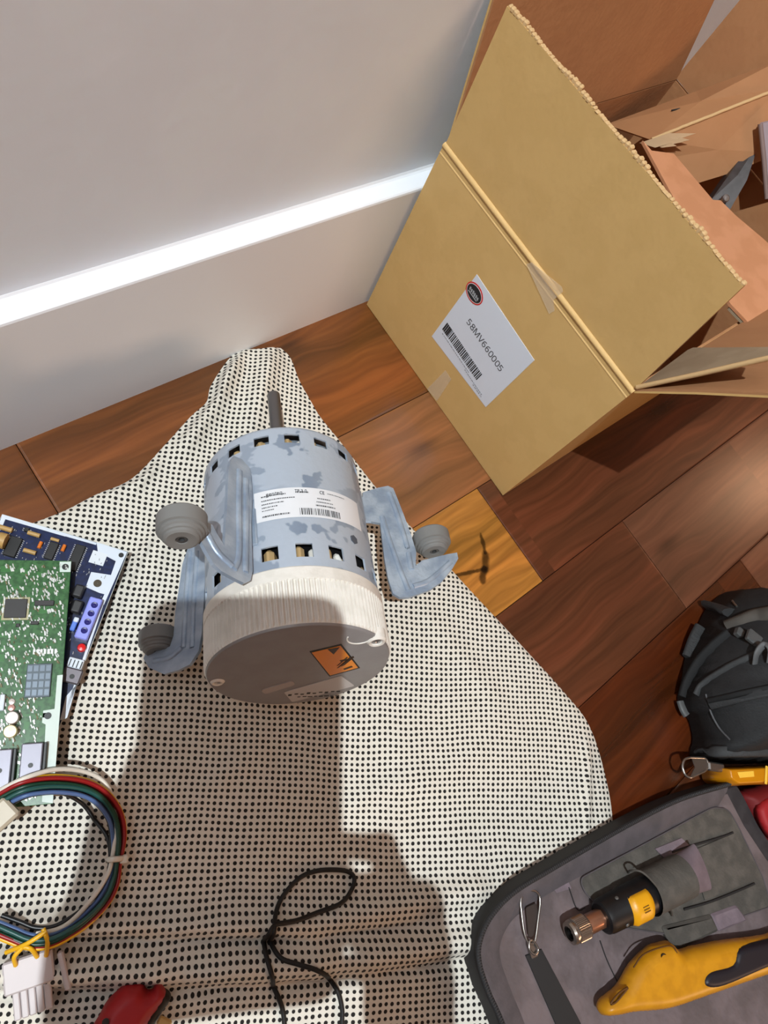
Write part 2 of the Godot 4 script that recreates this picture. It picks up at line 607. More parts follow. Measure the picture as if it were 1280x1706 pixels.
func build_floor() -> void:
	var root := Node3D.new()
	root.name = "floor"
	root.set_meta("kind", "structure")
	root.set_meta("label", "dark reddish-brown hardwood plank floor with bevelled joints")
	root.set_meta("category", "floor")
	add_child(root)
	local_part("subfloor", box_mesh(Vector3(7.3, 0.05, 4.1), 0.0, Transform3D(Basis(), Vector3(1.1, -0.0405, 1.53))), mat("subfloor", Color(0.1, 0.05, 0.03), 0.9), root)
	var tex := [
		grain_image(11, 1024, 160, 1.0, 0.8, [Vector3(300, 50, 60), Vector3(720, 120, 40)]),
		grain_image(31, 1024, 160, 0.8, 0.7, [Vector3(820, 70, 50)]),
		grain_image(51, 1024, 160, 1.2, 0.85, [Vector3(180, 90, 60), Vector3(560, 40, 44)]),
		grain_image(71, 640, 160, 1.1, 0.9, [], [Vector2(586, 84), Vector2(572, 100), 6.5, Vector2(572, 98), Vector2(558, 112), 5.5, Vector2(588, 82), Vector2(600, 56), 3.0, Vector2(572, 99), Vector2(530, 84), 2.6, Vector2(530, 84), Vector2(480, 96), 2.0])]
	var tones := [Color(0.55, 0.335, 0.165), Color(0.66, 0.445, 0.285), Color(0.45, 0.27, 0.182), Color(0.40, 0.225, 0.14), Color(0.51, 0.335, 0.25), Color(0.37, 0.18, 0.08), Color(0.77, 0.54, 0.25), Color(0.52, 0.31, 0.15)]  # one mid brown is lifted for haze reflected on the right-hand boards
	var wm := []
	for t in 4:
		for c in tones.size():
			if (t == 3) != (c == 6):
				wm.append(null)
				continue
			var m := mat("plank_%d_%d" % [t, c], tones[c], 0.24)
			m.albedo_texture = tex[t]
			m.clearcoat_enabled = true
			m.clearcoat = 0.35
			m.clearcoat_roughness = 0.2
			wm.append(m)
	var pitch := 0.1275
	# rows near the camera: joints along x and what each board looks like [x_end, texture, tone]
	var rows := {
		-1: [[0.06, 2, 7], [0.52, 2, 0], [1.4, 0, 2], [2.6, 1, 4], [3.6, 0, 1], [4.62, 2, 2]],
		0: [[0.1, 1, 2], [1.15, 1, 1], [2.2, 0, 3], [3.3, 2, 2], [4.62, 1, 4]],
		1: [[0.05, 0, 1], [0.4535, 3, 6], [1.6, 0, 2], [2.7, 1, 1], [3.7, 2, 3], [4.62, 0, 4]],
		2: [[-0.35, 2, 1], [0.6, 0, 2], [1.75, 1, 4], [2.9, 0, 1], [4.62, 2, 3]],
		3: [[-0.1, 1, 3], [0.72, 2, 5], [1.9, 0, 4], [3.1, 1, 2], [4.62, 2, 1]]}
	var rng := RandomNumberGenerator.new()
	rng.seed = 77
	for r in range(-1, 28):
		var za := -0.1875 + pitch * r
		var zb := za + pitch
		if r == -1:
			za = -0.345
			zb = -0.1875 + 0.0
		else:
			za = -0.1875 + pitch * r
			zb = za + pitch
		if za > 3.42:
			break
		var list: Array
		if rows.has(r):
			list = rows[r]
		else:
			list = []
			var x := -2.4 + rng.randf() * 0.8
			while x < 4.62:
				list.append([x, rng.randi() % 3, [1, 2, 3, 4, 5, 2][rng.randi() % 6]])
				x += 0.7 + rng.randf() * 0.7
			list.append([4.62, rng.randi() % 3, 1 + rng.randi() % 4])
		var xa := -2.42
		for b in list:
			var xb: float = b[0]
			if xb - xa < 0.02:
				continue
			var mm: StandardMaterial3D = wm[b[1] * tones.size() + b[2]]
			local_part("plank", plank_mesh(xa, xb, za, zb, 0.0 if b[1] == 3 else rng.randf(), b[1] == 3), mm, root)
			xa = xb

func plank_mesh(xa: float, xb: float, za: float, zb: float, shift: float, anchored: bool) -> ArrayMesh:
	var st := start()
	var g := 0.0004
	var bv := 0.0021
	var dp := 0.0005
	var x0 := xa + g
	var x1 := xb - g
	var z0 := za + g
	var z1 := zb - g
	var uv := func(x: float, z: float) -> Vector2:
		if anchored:
			return Vector2(1.0 - (xb - x) / 0.51, (z - za) / (zb - za))
		return Vector2((x - xa) / 1.02 + shift, (z - za) / (zb - za) * 0.98 + 0.01)
	var ring := []
	for e in [[0.0, -0.016], [0.0, -dp], [bv * 0.6, -dp * 0.25], [bv, 0.0]]:
		ring.append([Vector3(x0 + e[0], e[1], z0 + e[0]), Vector3(x1 - e[0], e[1], z0 + e[0]), Vector3(x1 - e[0], e[1], z1 - e[0]), Vector3(x0 + e[0], e[1], z1 - e[0])])
	for i in 3:
		for k in 4:
			var l := (k + 1) % 4
			var q := [ring[i][k], ring[i][l], ring[i + 1][l], ring[i + 1][k]]
			var out: Vector3 = (q[0] + q[1]) * 0.5 - Vector3((x0 + x1) / 2, 0, (z0 + z1) / 2)
			var nn: Vector3 = (q[2] - q[0]).cross(q[1] - q[0])
			var hint := Vector3(out.x if k % 2 == 1 else 0.0, 0.0, out.z if k % 2 == 0 else 0.0)
			for e in ([0, 1, 2, 0, 2, 3] if nn.dot(hint + Vector3.UP * 0.0001) > 0.0 else [0, 2, 1, 0, 3, 2]):
				st.set_normal((nn * signf(nn.dot(hint + Vector3.UP * 0.0001))).normalized())
				st.set_uv(uv.call(q[e].x, q[e].z))
				st.add_vertex(q[e])
	for e in [0, 1, 2, 0, 2, 3]:
		st.set_normal(Vector3.UP)
		st.set_uv(uv.call(ring[3][e].x, ring[3][e].z))
		st.add_vertex(ring[3][e])
	return st.commit()

# ------------------------------------------------------------------ drop cloth
func cloth_height(p: Vector2, folds: Array, ns: FastNoiseLite) -> float:
	var h := 0.003 + 0.0012 * (ns.get_noise_2d(p.x * 100.0, p.y * 100.0) + 0.6)
	for f in folds:
		var q := Geometry2D.get_closest_point_to_segment(p, f[0], f[1])
		var d := q.distance_to(p)
		var along: float = clampf(minf(q.distance_to(f[0]), q.distance_to(f[1])) / 0.02, 0.0, 1.0)
		h += f[2] * exp(-d * d / (f[3] * f[3])) * (0.35 + 0.65 * along)
	return maxf(h, 0.0012)

var cloth_folds := []
var cloth_noise: FastNoiseLite

func cloth_top(x: float, z: float) -> float:
	return cloth_height(Vector2(x, z), cloth_folds, cloth_noise)

func build_cloth() -> void:
	var left := [Vector2(0.3047, -0.3251), Vector2(0.2846, -0.3192), Vector2(0.2527, -0.3002), Vector2(0.238, -0.2852), Vector2(0.2154, -0.2776), Vector2(0.1789, -0.262), Vector2(0.1326, -0.2441), Vector2(0.0967, -0.2445), Vector2(0.0645, -0.2432), Vector2(0.0196, -0.2454), Vector2(-0.0251, -0.2367), Vector2(-0.0627, -0.2171), Vector2(-0.0894, -0.1876), Vector2(-0.1165, -0.1556), Vector2(-0.1423, -0.1151), Vector2(-0.1589, -0.0763), Vector2(-0.1748, -0.0393), Vector2(-0.1914, -0.0005), Vector2(-0.2086, 0.0397), Vector2(-0.2276, 0.1008)]
	var right := [Vector2(0.3456, -0.3097), Vector2(0.3491, -0.293), Vector2(0.3426, -0.265), Vector2(0.3398, -0.2366), Vector2(0.3386, -0.2159), Vector2(0.3423, -0.1751), Vector2(0.3451, -0.1289), Vector2(0.3487, -0.0968), Vector2(0.3545, -0.059), Vector2(0.3627, -0.0131), Vector2(0.3718, 0.0425), Vector2(0.3826, 0.1063), Vector2(0.3926, 0.1706), Vector2(0.3948, 0.215), Vector2(0.3755, 0.2642), Vector2(0.3487, 0.3037), Vector2(0.3084, 0.333), Vector2(0.2597, 0.3579), Vector2(0.1971, 0.3835), Vector2(0.1291, 0.4236)]
	# each fold: from, to, height, half width
	var folds := [
		[Vector2(0.2948, -0.3168), Vector2(0.2355, -0.2711), 0.013, 0.010], [Vector2(0.3324, -0.3067), Vector2(0.2762, -0.2513), 0.012, 0.013], [Vector2(0.2762, -0.2513), Vector2(0.2364, -0.2169), 0.006, 0.012], [Vector2(0.2355, -0.2711), Vector2(0.1839, -0.2441), 0.009, 0.009],
		[Vector2(0.1671, -0.2491), Vector2(0.1203, -0.2275), 0.005, 0.005], [Vector2(0.1491, -0.2512), Vector2(0.1018, -0.2321), 0.004, 0.005],
		[Vector2(0.1276, -0.1887), Vector2(0.0639, -0.1461), 0.0055, 0.004], [Vector2(0.0639, -0.1461), Vector2(0.0216, -0.0916), 0.005, 0.004], [Vector2(0.1415, -0.1878), Vector2(0.0812, -0.1354), 0.003, 0.008],
		[Vector2(-0.141, 0.011), Vector2(-0.0402, 0.0956), 0.015, 0.009], [Vector2(-0.0402, 0.0956), Vector2(0.0604, 0.1789), 0.012, 0.010], [Vector2(0.0624, 0.1759), Vector2(0.2107, 0.2593), 0.010, 0.011],
		[Vector2(-0.1545, 0.0398), Vector2(-0.038, 0.1368), 0.017, 0.011], [Vector2(-0.038, 0.1368), Vector2(0.0624, 0.2124), 0.016, 0.012], [Vector2(0.0631, 0.2113), Vector2(0.1754, 0.2829), 0.013, 0.012],
		[Vector2(-0.1559, 0.0251), Vector2(0.1906, 0.2833), 0.006, 0.045], [Vector2(-0.145, 0.0195), Vector2(-0.0412, 0.1064), -0.012, 0.0040], [Vector2(-0.0412, 0.1064), Vector2(0.0479, 0.1792), -0.010, 0.0040], [Vector2(0.0479, 0.1792), Vector2(0.1364, 0.2391), -0.006, 0.0040],
		[Vector2(-0.1599, 0.0514), Vector2(-0.0847, 0.1135), -0.013, 0.0040], [Vector2(-0.0847, 0.1135), Vector2(0.0033, 0.1848), -0.013, 0.0040], [Vector2(0.0033, 0.1848), Vector2(0.0765, 0.2376), -0.012, 0.0040], [Vector2(0.0765, 0.2376), Vector2(0.1616, 0.2906), -0.010, 0.0040],
		[Vector2(0.3793, 0.2237), Vector2(0.3176, 0.2871), 0.006, 0.004], [Vector2(0.3661, 0.218), Vector2(0.302, 0.2819), 0.0025, 0.014],
		[Vector2(0.2064, 0.1378), Vector2(0.1278, 0.118), 0.003, 0.008], [Vector2(0.2902, 0.1643), Vector2(0.1747, 0.1404), 0.002, 0.010], [Vector2(0.1011, 0.0306), Vector2(0.0365, 0.0381), 0.002, 0.012],
		[Vector2(-0.1037, -0.0079), Vector2(-0.1076, 0.0503), 0.004, 0.006], [Vector2(-0.0955, -0.0015), Vector2(-0.0975, 0.0484), 0.003, 0.005],
		[Vector2(0.3099, 0.0125), Vector2(0.3181, 0.1415), 0.002, 0.012], [Vector2(0.2107, 0.0815), Vector2(0.2054, 0.208), 0.0015, 0.015]]
	var ns := noise(3, 0.12, 3)
	cloth_folds = folds
	cloth_noise = ns
	var rows := []
	var uvs := []
	var nu := 170
	var per := 11
	var e1 := Vector2(0.802, 0.597)
	var e2 := Vector2(-0.597, 0.802)
	var tile := 8.0 * 0.00525
	var lp := smooth_path2(PackedVector2Array(left), per, false)
	var rp := smooth_path2(PackedVector2Array(right), per, false)
	for i in lp.size():
		var row := PackedVector3Array()
		var ur := PackedVector2Array()
		var wid := lp[i].distance_to(rp[i])
		for j in nu + 1:
			var t := j / float(nu)
			var p := lp[i].lerp(rp[i], t)
			var h: float = cloth_height(p, folds, ns)
			var edge: float = minf(minf(t, 1.0 - t) * wid, (i + 0.0) * 0.004)
			h = lerpf(0.0016, h, smoothstep(0.0, 0.014, edge))
			if edge < 0.0001:
				h = 0.0003
			# the weave drifts a little, as a laid cloth does
			var w := Vector2(ns.get_noise_2d(p.x * 40.0 + 50.0, p.y * 40.0), ns.get_noise_2d(p.x * 40.0, p.y * 40.0 + 90.0)) * 0.004
			row.append(Vector3(p.x, h, p.y))
			ur.append(Vector2((p + w).dot(e1), (p + w).dot(e2)) / tile)
		rows.append(row)
		uvs.append(ur)
	var st := start()
	sheet(st, rows, Vector3.UP, uvs)
	var im := Image.create(512, 512, false, Image.FORMAT_RGB8)
	var weave := noise(9, 0.08, 3)
	var rng := RandomNumberGenerator.new()
	rng.seed = 4
	var dots := []
	for k in 64:
		dots.append(Vector3(rng.randf_range(-2.0, 2.0), rng.randf_range(-2.0, 2.0), rng.randf_range(16.5, 19.5)))
	for y in 512:
		for x in 512:
			var k := (x / 64) + (y / 64) * 8
			var d: float = Vector2(x % 64 - 32 - dots[k].x, (y % 64 - 32 - dots[k].y)).length() - dots[k].z + weave.get_noise_2d(x * 2.0, y * 2.0) * 2.5
			var base := 0.86 + 0.03 * weave.get_noise_2d(x * 3.0, y * 3.0) + (0.012 if (x / 4 + y / 4) % 2 == 0 else -0.012)
			var c := Color(base, base * 0.972, base * 0.915)
			im.set_pixel(x, y, Color(0.095, 0.085, 0.078).lerp(c, smoothstep(-1.5, 2.0, d)))
	im.generate_mipmaps()
	var m := mat("dotted_cloth", Color.WHITE, 0.9)
	m.albedo_texture = ImageTexture.create_from_image(im)
	m.rim_enabled = true
	m.rim = 0.15
	var o := MeshInstance3D.new()
	o.name = "drop_cloth"
	o.mesh = st.commit()
	o.material_override = m
	o.set_meta("label", "off-white drop cloth covered in small black dots, rumpled on the floor under the motor")
	o.set_meta("category", "cloth")
	add_child(o)

# ------------------------------------------------------------------ blower motor
# bent sheet-metal arm: outline in the motor's axes, flattened by (radius, height) for its triangles
func arm_sheet(st: SurfaceTool, pts: Array, th: float, lat: Vector3) -> void:
	var flat := PackedVector2Array()
	for p in pts:
		flat.append(Vector2(p.dot(lat), p.y))
	var nrm := lat.cross(Vector3.UP).normalized()
	var idx := Geometry2D.triangulate_polygon(flat)
	for s in [0.5, -0.5]:
		for i in range(0, idx.size(), 3):
			tri_to(st, pts[idx[i]] + nrm * th * s, pts[idx[i + 1]] + nrm * th * s, pts[idx[i + 2]] + nrm * th * s, nrm * s)
	var n := pts.size()
	var cw := Geometry2D.is_polygon_clockwise(flat)
	for i in n:
		var j := (i + 1) % n
		var a: Vector3 = pts[i]
		var b: Vector3 = pts[j]
		var d2 := flat[j] - flat[i]
		var o2 := Vector2(d2.y, -d2.x) * (-1.0 if cw else 1.0)
		quad_to(st, a + nrm * th / 2, b + nrm * th / 2, b - nrm * th / 2, a - nrm * th / 2, lat * o2.x + Vector3.UP * o2.y)

func build_motor() -> void:
	var root := thing("blower_motor", "grey-blue cylindrical electric blower motor with ribbed white end cap, lying on the dotted cloth", "motor", Vector3(0.1368, 0.1242, -0.0027))
	root.basis = Basis(Vector3(0.8496, 0, 0.5274), Vector3(0.506, -0.2821, -0.8151), Vector3(0.1488, 0.9594, -0.2397))
	var rs := 0.0693
	var rc := 0.0711
	var yc := 0.0477
	var ye := yc + 0.1426
	var steel := blotch("motor_paint", Color(0.50, 0.555, 0.63), Color(0.70, 0.74, 0.79), 0.42, 5.0, 23, 0.30, 0.335, 0.2, 0.06)
	var armsteel := blotch("arm_paint", Color(0.54, 0.60, 0.68), Color(0.68, 0.73, 0.785), 0.36, 8.0, 29, 0.25, 0.75, 0.3, 0.12)
	var dust := blotch("cap_paint", Color(0.885, 0.86, 0.825), Color(0.85, 0.825, 0.785), 0.6, 12.0, 33, 0.35, 0.65, 0.0, 0.05)
	var facepaint := blotch("cap_face_paint", Color(0.575, 0.565, 0.565), Color(0.555, 0.54, 0.54), 0.45, 8.0, 37, 0.2, 0.8, 0.2)
	# shell with two rows of vent slots
	var st := start()
	var slots := 17
	var cols := slots * 8
	var ys := [yc - 0.001, 0.0570, 0.0690, 0.12, 0.1700, 0.1795, ye - 0.005]
	var a_off := deg_to_rad(93.6) - TAU / slots * 0.5
	var ri := rs - 0.0016
	var cyl := func(r: float, k: int, y: float) -> Vector3:
		var a := a_off + TAU * k / cols
		return Vector3(cos(a) * r, y, sin(a) * r)
	for i in ys.size() - 1:
		for k in cols:
			var hole: bool = (i == 1 or i == 4) and (k % 8) in [2, 3, 4, 5]
			var out: Vector3 = cyl.call(1.0, k, 0.0)
			if not hole:
				for rr in [[rs, 1.0], [ri, -1.0]]:
					var q := [cyl.call(rr[0], k, ys[i]), cyl.call(rr[0], k + 1, ys[i]), cyl.call(rr[0], k + 1, ys[i + 1]), cyl.call(rr[0], k, ys[i + 1])]
					for e in ([0, 1, 2, 0, 2, 3] if (q[2] - q[0]).cross(q[1] - q[0]).dot(out) * rr[1] > 0.0 else [0, 2, 1, 0, 3, 2]):
						st.set_normal(Vector3(q[e].x, 0, q[e].z).normalized() * rr[1])
						st.add_vertex(q[e])
			else:
				if k % 8 == 2:
					quad_to(st, cyl.call(rs, k, ys[i]), cyl.call(ri, k, ys[i]), cyl.call(ri, k, ys[i + 1]), cyl.call(rs, k, ys[i + 1]), cyl.call(1.0, k + 10, 0.0) - cyl.call(1.0, k, 0.0))
				if k % 8 == 5:
					quad_to(st, cyl.call(rs, k + 1, ys[i]), cyl.call(ri, k + 1, ys[i]), cyl.call(ri, k + 1, ys[i + 1]), cyl.call(rs, k + 1, ys[i + 1]), cyl.call(1.0, k - 10, 0.0) - cyl.call(1.0, k, 0.0))
				quad_to(st, cyl.call(rs, k, ys[i]), cyl.call(rs, k + 1, ys[i]), cyl.call(ri, k + 1, ys[i]), cyl.call(ri, k, ys[i]), Vector3.UP)
				quad_to(st, cyl.call(rs, k, ys[i + 1]), cyl.call(rs, k + 1, ys[i + 1]), cyl.call(ri, k + 1, ys[i + 1]), cyl.call(ri, k, ys[i + 1]), Vector3.DOWN)
	var shell := local_part("shell", st.commit(), steel, root)
	# shaft end: rounded rim, plate, bearing boss
	var prof := PackedVector2Array()
	for k in 7:
		var a := PI / 2 * k / 6
		prof.append(Vector2(rs - 0.005 + 0.005 * cos(a), ye - 0.005 + 0.005 * sin(a)))
	prof.append_array(PackedVector2Array([Vector2(0.03, ye + 0.0005), Vector2(0.027, ye + 0.004), Vector2(0.014, ye + 0.005), Vector2(0.0001, ye + 0.005)]))
	local_part("end_plate", lathe_mesh(prof, 96), steel, root)
	local_part("shaft", lathe_mesh(PackedVector2Array([Vector2(0.0064, ye), Vector2(0.0064, ye + 0.1093 - 0.0012), Vector2(0.0052, ye + 0.1093), Vector2(0.0001, ye + 0.1093)]), 24), mat("shaft_steel", Color(0.46, 0.46, 0.47), 0.35, 0.8), root)
	# inside: laminated core and copper winding heads seen through the slots
	local_part("stator_core", lathe_mesh(PackedVector2Array([Vector2(0.0001, 0.052), Vector2(0.035, 0.052), Vector2(0.035, 0.078), Vector2(rs - 0.0025, 0.079), Vector2(rs - 0.0025, 0.163), Vector2(0.035, 0.164), Vector2(0.035, 0.186), Vector2(0.0001, 0.186)]), 48), mat("core_steel", Color(0.10, 0.10, 0.11), 0.6, 0.3), root)
	st = start()
	for y in [0.064, 0.174]:
		for k in slots:
			var a := a_off + TAU * (k + 0.62) / slots
			var b := Basis(Vector3(cos(a), 0, sin(a)), Vector3.UP, Vector3(-sin(a), 0, cos(a)))
			rbox(st, Vector3(0.014, 0.016, 0.008), 0.003, Transform3D(b, Vector3(cos(a), 0, sin(a)) * (rs - 0.0125) + Vector3.UP * y))
			if k % 2 == 0:
				a -= 0.16
				b = Basis(Vector3(cos(a), 0, sin(a)), Vector3.UP, Vector3(-sin(a), 0, cos(a))) * Basis(Vector3(1, 0, 0), 0.5 * (k % 3))
				local_part("winding_insulator", box_mesh(Vector3(0.006, 0.012, 0.005), 0.002, Transform3D(b, Vector3(cos(a), 0, sin(a)) * (rs - 0.0085) + Vector3.UP * (y - 0.001))), mat("insulator", Color(0.82, 0.81, 0.78), 0.5), root)
	local_part("winding", st.commit(), mat("winding", Color(0.72, 0.60, 0.42), 0.6), root)
	var hp: Array = [Vector2(55.2709, 0.0823)]
	var ha := deg_to_rad(hp[0].x)
	local_part("knockout_plug", lathe_mesh(PackedVector2Array([Vector2(0.0042, -0.001), Vector2(0.0042, 0.0006), Vector2(0.0034, 0.0008), Vector2(0.0001, 0.0004)]), 6, frame(Vector3(cos(ha) * rs, hp[0].y, sin(ha) * rs), Vector3.UP, Vector3(cos(ha), 0, sin(ha)))), mat("plug_slate", Color(0.33, 0.36, 0.41), 0.5, 0.2), root)
	# control cap: plain band, ribbed band, face
	st = start()
	var ribs := 112
	var per := 4
	var rows := []
	for y in [yc, yc - 0.0095, yc - 0.0105, 0.005, 0.0025]:
		var row := PackedVector3Array()
		for k in ribs * per + 1:
			var dr := 0.0
			if y < yc - 0.01 and y > 0.004:
				dr = [0.0, -0.0003, -0.0019, -0.0019][k % per]
			elif y <= 0.004:
				dr = -0.0014
			var a := TAU * k / (ribs * per)
			row.append(Vector3(cos(a), 0, sin(a)) * (rc + dr) + Vector3.UP * y)
		rows.append(row)
	for i in rows.size() - 1:
		for k in ribs * per:
			quad_to(st, rows[i][k], rows[i][k + 1], rows[i + 1][k + 1], rows[i + 1][k], rows[i][k] - Vector3.UP * rows[i][k].y)
	lathe(st, PackedVector2Array([Vector2(rs - 0.002, yc + 0.0015), Vector2(rc - 0.0008, yc + 0.001), Vector2(rc, yc)]), 96)
	var cap := local_part("control_cap", st.commit(), dust, root)
	local_part("cap_face", lathe_mesh(PackedVector2Array([Vector2(rc - 0.0014, 0.0025), Vector2(rc - 0.0022, 0.0008), Vector2(rc - 0.004, 0.0), Vector2(0.0001, 0.0)]), 96), facepaint, cap)
	# stickers and marks on the face (outlines on the face's plane; x across, z up, facing -y)
	var fx := Transform3D(Basis(Vector3(1, 0, 0), Vector3(0, -1, 0), Vector3(0, 0, 1)), Vector3(0, 0.0, 0))
	local_part("warning_border", slab_mesh(PackedVector2Array([Vector2(0.0012, 0.0307), Vector2(0.0225, 0.0419), Vector2(0.048, -0.0001), Vector2(0.0265, -0.0142)]), 0.0003, fx), mat("black_print", Color(0.05, 0.045, 0.04), 0.5), root)
	local_part("warning_sticker", slab_mesh(PackedVector2Array([Vector2(0.0031, 0.0292), Vector2(0.0224, 0.0395), Vector2(0.046, 0.0011), Vector2(0.0265, -0.0119)]), 0.0005, fx), mat("orange_sticker", Color(0.90, 0.54, 0.08), 0.4), root, Transform3D()).set_meta("label", "orange warning sticker with black pictograms")
	st = start()
	slab(st, PackedVector2Array([Vector2(0.0138, 0.0346), Vector2(0.0222, 0.0376), Vector2(0.0204, 0.0259)]), 0.0007, fx)
	for k in 5:
		slab(st, PackedVector2Array([Vector2(0.0324, 0.0057), Vector2(0.0336, 0.0067), Vector2(0.0378, 0.02), Vector2(0.0366, 0.0211)]), 0.0007, Transform3D(fx.basis, Vector3(-0.0012 * k, 0, -0.0014 * k * (k % 2))))
	slab(st, PackedVector2Array([Vector2(0.0276, 0.0154), Vector2(0.034, 0.0181), Vector2(0.0355, 0.016), Vector2(0.0291, 0.0132)]), 0.0007, fx)
	slab(st, PackedVector2Array([Vector2(0.0342, 0.0002), Vector2(0.0397, 0.0052), Vector2(0.0413, 0.003), Vector2(0.0358, -0.0021)]), 0.0007, fx)
	local_part("warning_print", st.commit(), mat("brown_print", Color(0.22, 0.12, 0.02), 0.5), root)
	local_part("rating_sticker", slab_mesh(rounded(PackedVector2Array([Vector2(-0.0048, -0.0422), Vector2(0.0357, -0.0137), Vector2(0.0526, -0.0342), Vector2(0.0059, -0.063)]), 0.002), 0.0004, fx), mat("silver_sticker", Color(0.74, 0.72, 0.71), 0.4), root)
	st = start()
	for k in 9:
		var c := Vector2(0, 0).lerp(Vector2(1, 0), k / 8.0)
		var at := Vector2(lerpf(-0.006, 0.034, k / 8.0), 0.0)
		rbox(st, Vector3(0.0028, 0.0003, 0.0016 if k % 3 != 0 else 0.003), 0.0, Transform3D(Basis(Vector3.UP, -0.02), Vector3([Vector2(0.0011, -0.0476)][0].x + 0.005 * k, -0.0005, [Vector2(0.0011, -0.0476)][0].y + 0.0012 * (k % 2) + 0.0004 * k)))
	for k in 8:
		rbox(st, Vector3(0.0024 + 0.0008 * (k % 3), 0.0003, 0.0012), 0.0, Transform3D(Basis(), Vector3([Vector2(0.0094, -0.0521)][0].x + 0.0047 * k, -0.0005, [Vector2(0.0094, -0.0521)][0].y + 0.0005 * (k % 2) - 0.0002 * k)))
	local_part("rating_print", st.commit(), mat("black_print", Color(0.05, 0.045, 0.04), 0.5), root)
	local_part("moulded_tab", slab_mesh(rounded(PackedVector2Array([Vector2(-0.0246, -0.0356), Vector2(-0.0025, -0.0204), Vector2(0.0022, -0.0276), Vector2(-0.02, -0.0443)]), 0.004), 0.0006, fx, 0.0003), mat("tab_paint", Color(0.66, 0.62, 0.60), 0.5), root)
	# screw boss at the rim, raised ring beside it, small boss on the other side
	for b in [[Vector2(0.0509, 0.0472), 0.0075], [Vector2(-0.0623, -0.0189), 0.0055]]:
		var at := Transform3D(Basis(Vector3(1, 0, 0), Vector3(0, -1, 0), Vector3(0, 0, 1)), Vector3(b[0].x, 0.004, b[0].y) * Vector3(0.955, 1, 0.955))
		local_part("screw_boss", lathe_mesh(PackedVector2Array([Vector2(b[1], -0.004), Vector2(b[1], 0.004), Vector2(b[1] - 0.0015, 0.0055), Vector2(b[1] - 0.003, 0.005), Vector2(b[1] - 0.0035, 0.002), Vector2(0.0001, 0.002)]), 24, at), dust, root)
		local_part("screw", lathe_mesh(PackedVector2Array([Vector2(0.0032, 0.002), Vector2(0.003, 0.0042), Vector2(0.0012, 0.0048), Vector2(0.0001, 0.0038)]), 14, at), mat("screw_steel", Color(0.7, 0.7, 0.7), 0.3, 0.9), root)
	var ring := PackedVector3Array()
	for k in 15:
		var a := PI * (0.95 + 0.95 * k / 14.0)
		ring.append(Vector3([Vector2(0.034, 0.0515)][0].x + cos(a) * 0.0095, -0.0002, [Vector2(0.034, 0.0515)][0].y + sin(a) * 0.0095))
	local_part("raised_ring", tube_mesh(ring, 0.0006, 6), dust, root)
	# paper rating label, wrapped round the shell
	var a0 := deg_to_rad(122.3)
	var a1 := deg_to_rad(43.4)
	var wrap := func(u: float, v: float, lift: float) -> Vector3:
		var a := lerpf(a0, a1, u)
		return Vector3(cos(a) * (rs + lift), 0.1215 - 0.029 * v + 0.0045 * u * u, sin(a) * (rs + lift))
	rows = []
	for i in 5:
		var row := PackedVector3Array()
		for k in 33:
			row.append(wrap.call(k / 32.0, i / 4.0, 0.00035))
		rows.append(row)
	st = start()
	sheet(st, rows, Vector3(0, 0, 1))
	var paper := local_part("rating_label", st.commit(), mat("label_paper", Color(0.88, 0.88, 0.89), 0.45), root)
	paper.set_meta("label", "white printed rating label with a barcode")
	st = start()
	var mark := func(u0: float, u1: float, v0: float, v1: float) -> void:
		var q := [wrap.call(u0, v0, 0.0006), wrap.call(u1, v0, 0.0006), wrap.call(u1, v1, 0.0006), wrap.call(u0, v1, 0.0006)]
		quad_to(st, q[0], q[1], q[2], q[3], q[0] - Vector3.UP * q[0].y)
	var rng := RandomNumberGenerator.new()
	rng.seed = 12
	for line in [[0.06, 0.20, 0.26, 0.012], [0.06, 0.34, 0.33, 0.010], [0.06, 0.46, 0.24, 0.010], [0.06, 0.57, 0.19, 0.010], [0.06, 0.67, 0.16, 0.008], [0.06, 0.86, 0.28, 0.016], [0.52, 0.36, 0.64, 0.012], [0.51, 0.48, 0.66, 0.010], [0.50, 0.60, 0.68, 0.014], [0.62, 0.14, 0.80, 0.008], [0.34, 0.17, 0.45, 0.016]]:
		var u: float = line[0]
		while u < line[2]:
			var w := rng.randf_range(0.005, 0.014)
			mark.call(u, minf(u + w, line[2]), line[1] - line[3] * 1.6, line[1] + line[3] * 1.6)
			u += w + rng.randf_range(0.003, 0.006)
	var u2 := 0.36
	while u2 < 0.72:
		var w2 := rng.randf_range(0.003, 0.010)
		mark.call(u2, u2 + w2, 0.71, 0.93)
		u2 += w2 + rng.randf_range(0.004, 0.012)
	local_part("label_print", st.commit(), mat("label_ink", Color(0.20, 0.20, 0.21), 0.6), paper)
	# the readable heading, bent round the shell letter by letter
	for wd in [["genteq", 0.10, 0.155, 0.0042], ["TP 3.0", 0.335, 0.13, 0.0036], ["CE", 0.545, 0.14, 0.0042]]:
		var flat := lettering(wd[0], wd[3], Transform3D())
		var arr := flat.surface_get_arrays(0)
		var vs: PackedVector3Array = arr[Mesh.ARRAY_VERTEX]
		st = start()
		var span: float = rs * absf(a1 - a0)
		for i in range(0, vs.size(), 3):
			var q := []
			for e in 3:
				var v := vs[i + e]
				q.append(wrap.call(wd[1] + v.x / span, wd[2] + v.z / 0.029, 0.0006 + v.y))
			tri_to(st, q[0], q[1], q[2], q[0] - Vector3.UP * q[0].y)
		local_part("label_heading", st.commit(), mat("label_ink", Color(0.20, 0.20, 0.21), 0.6), paper)
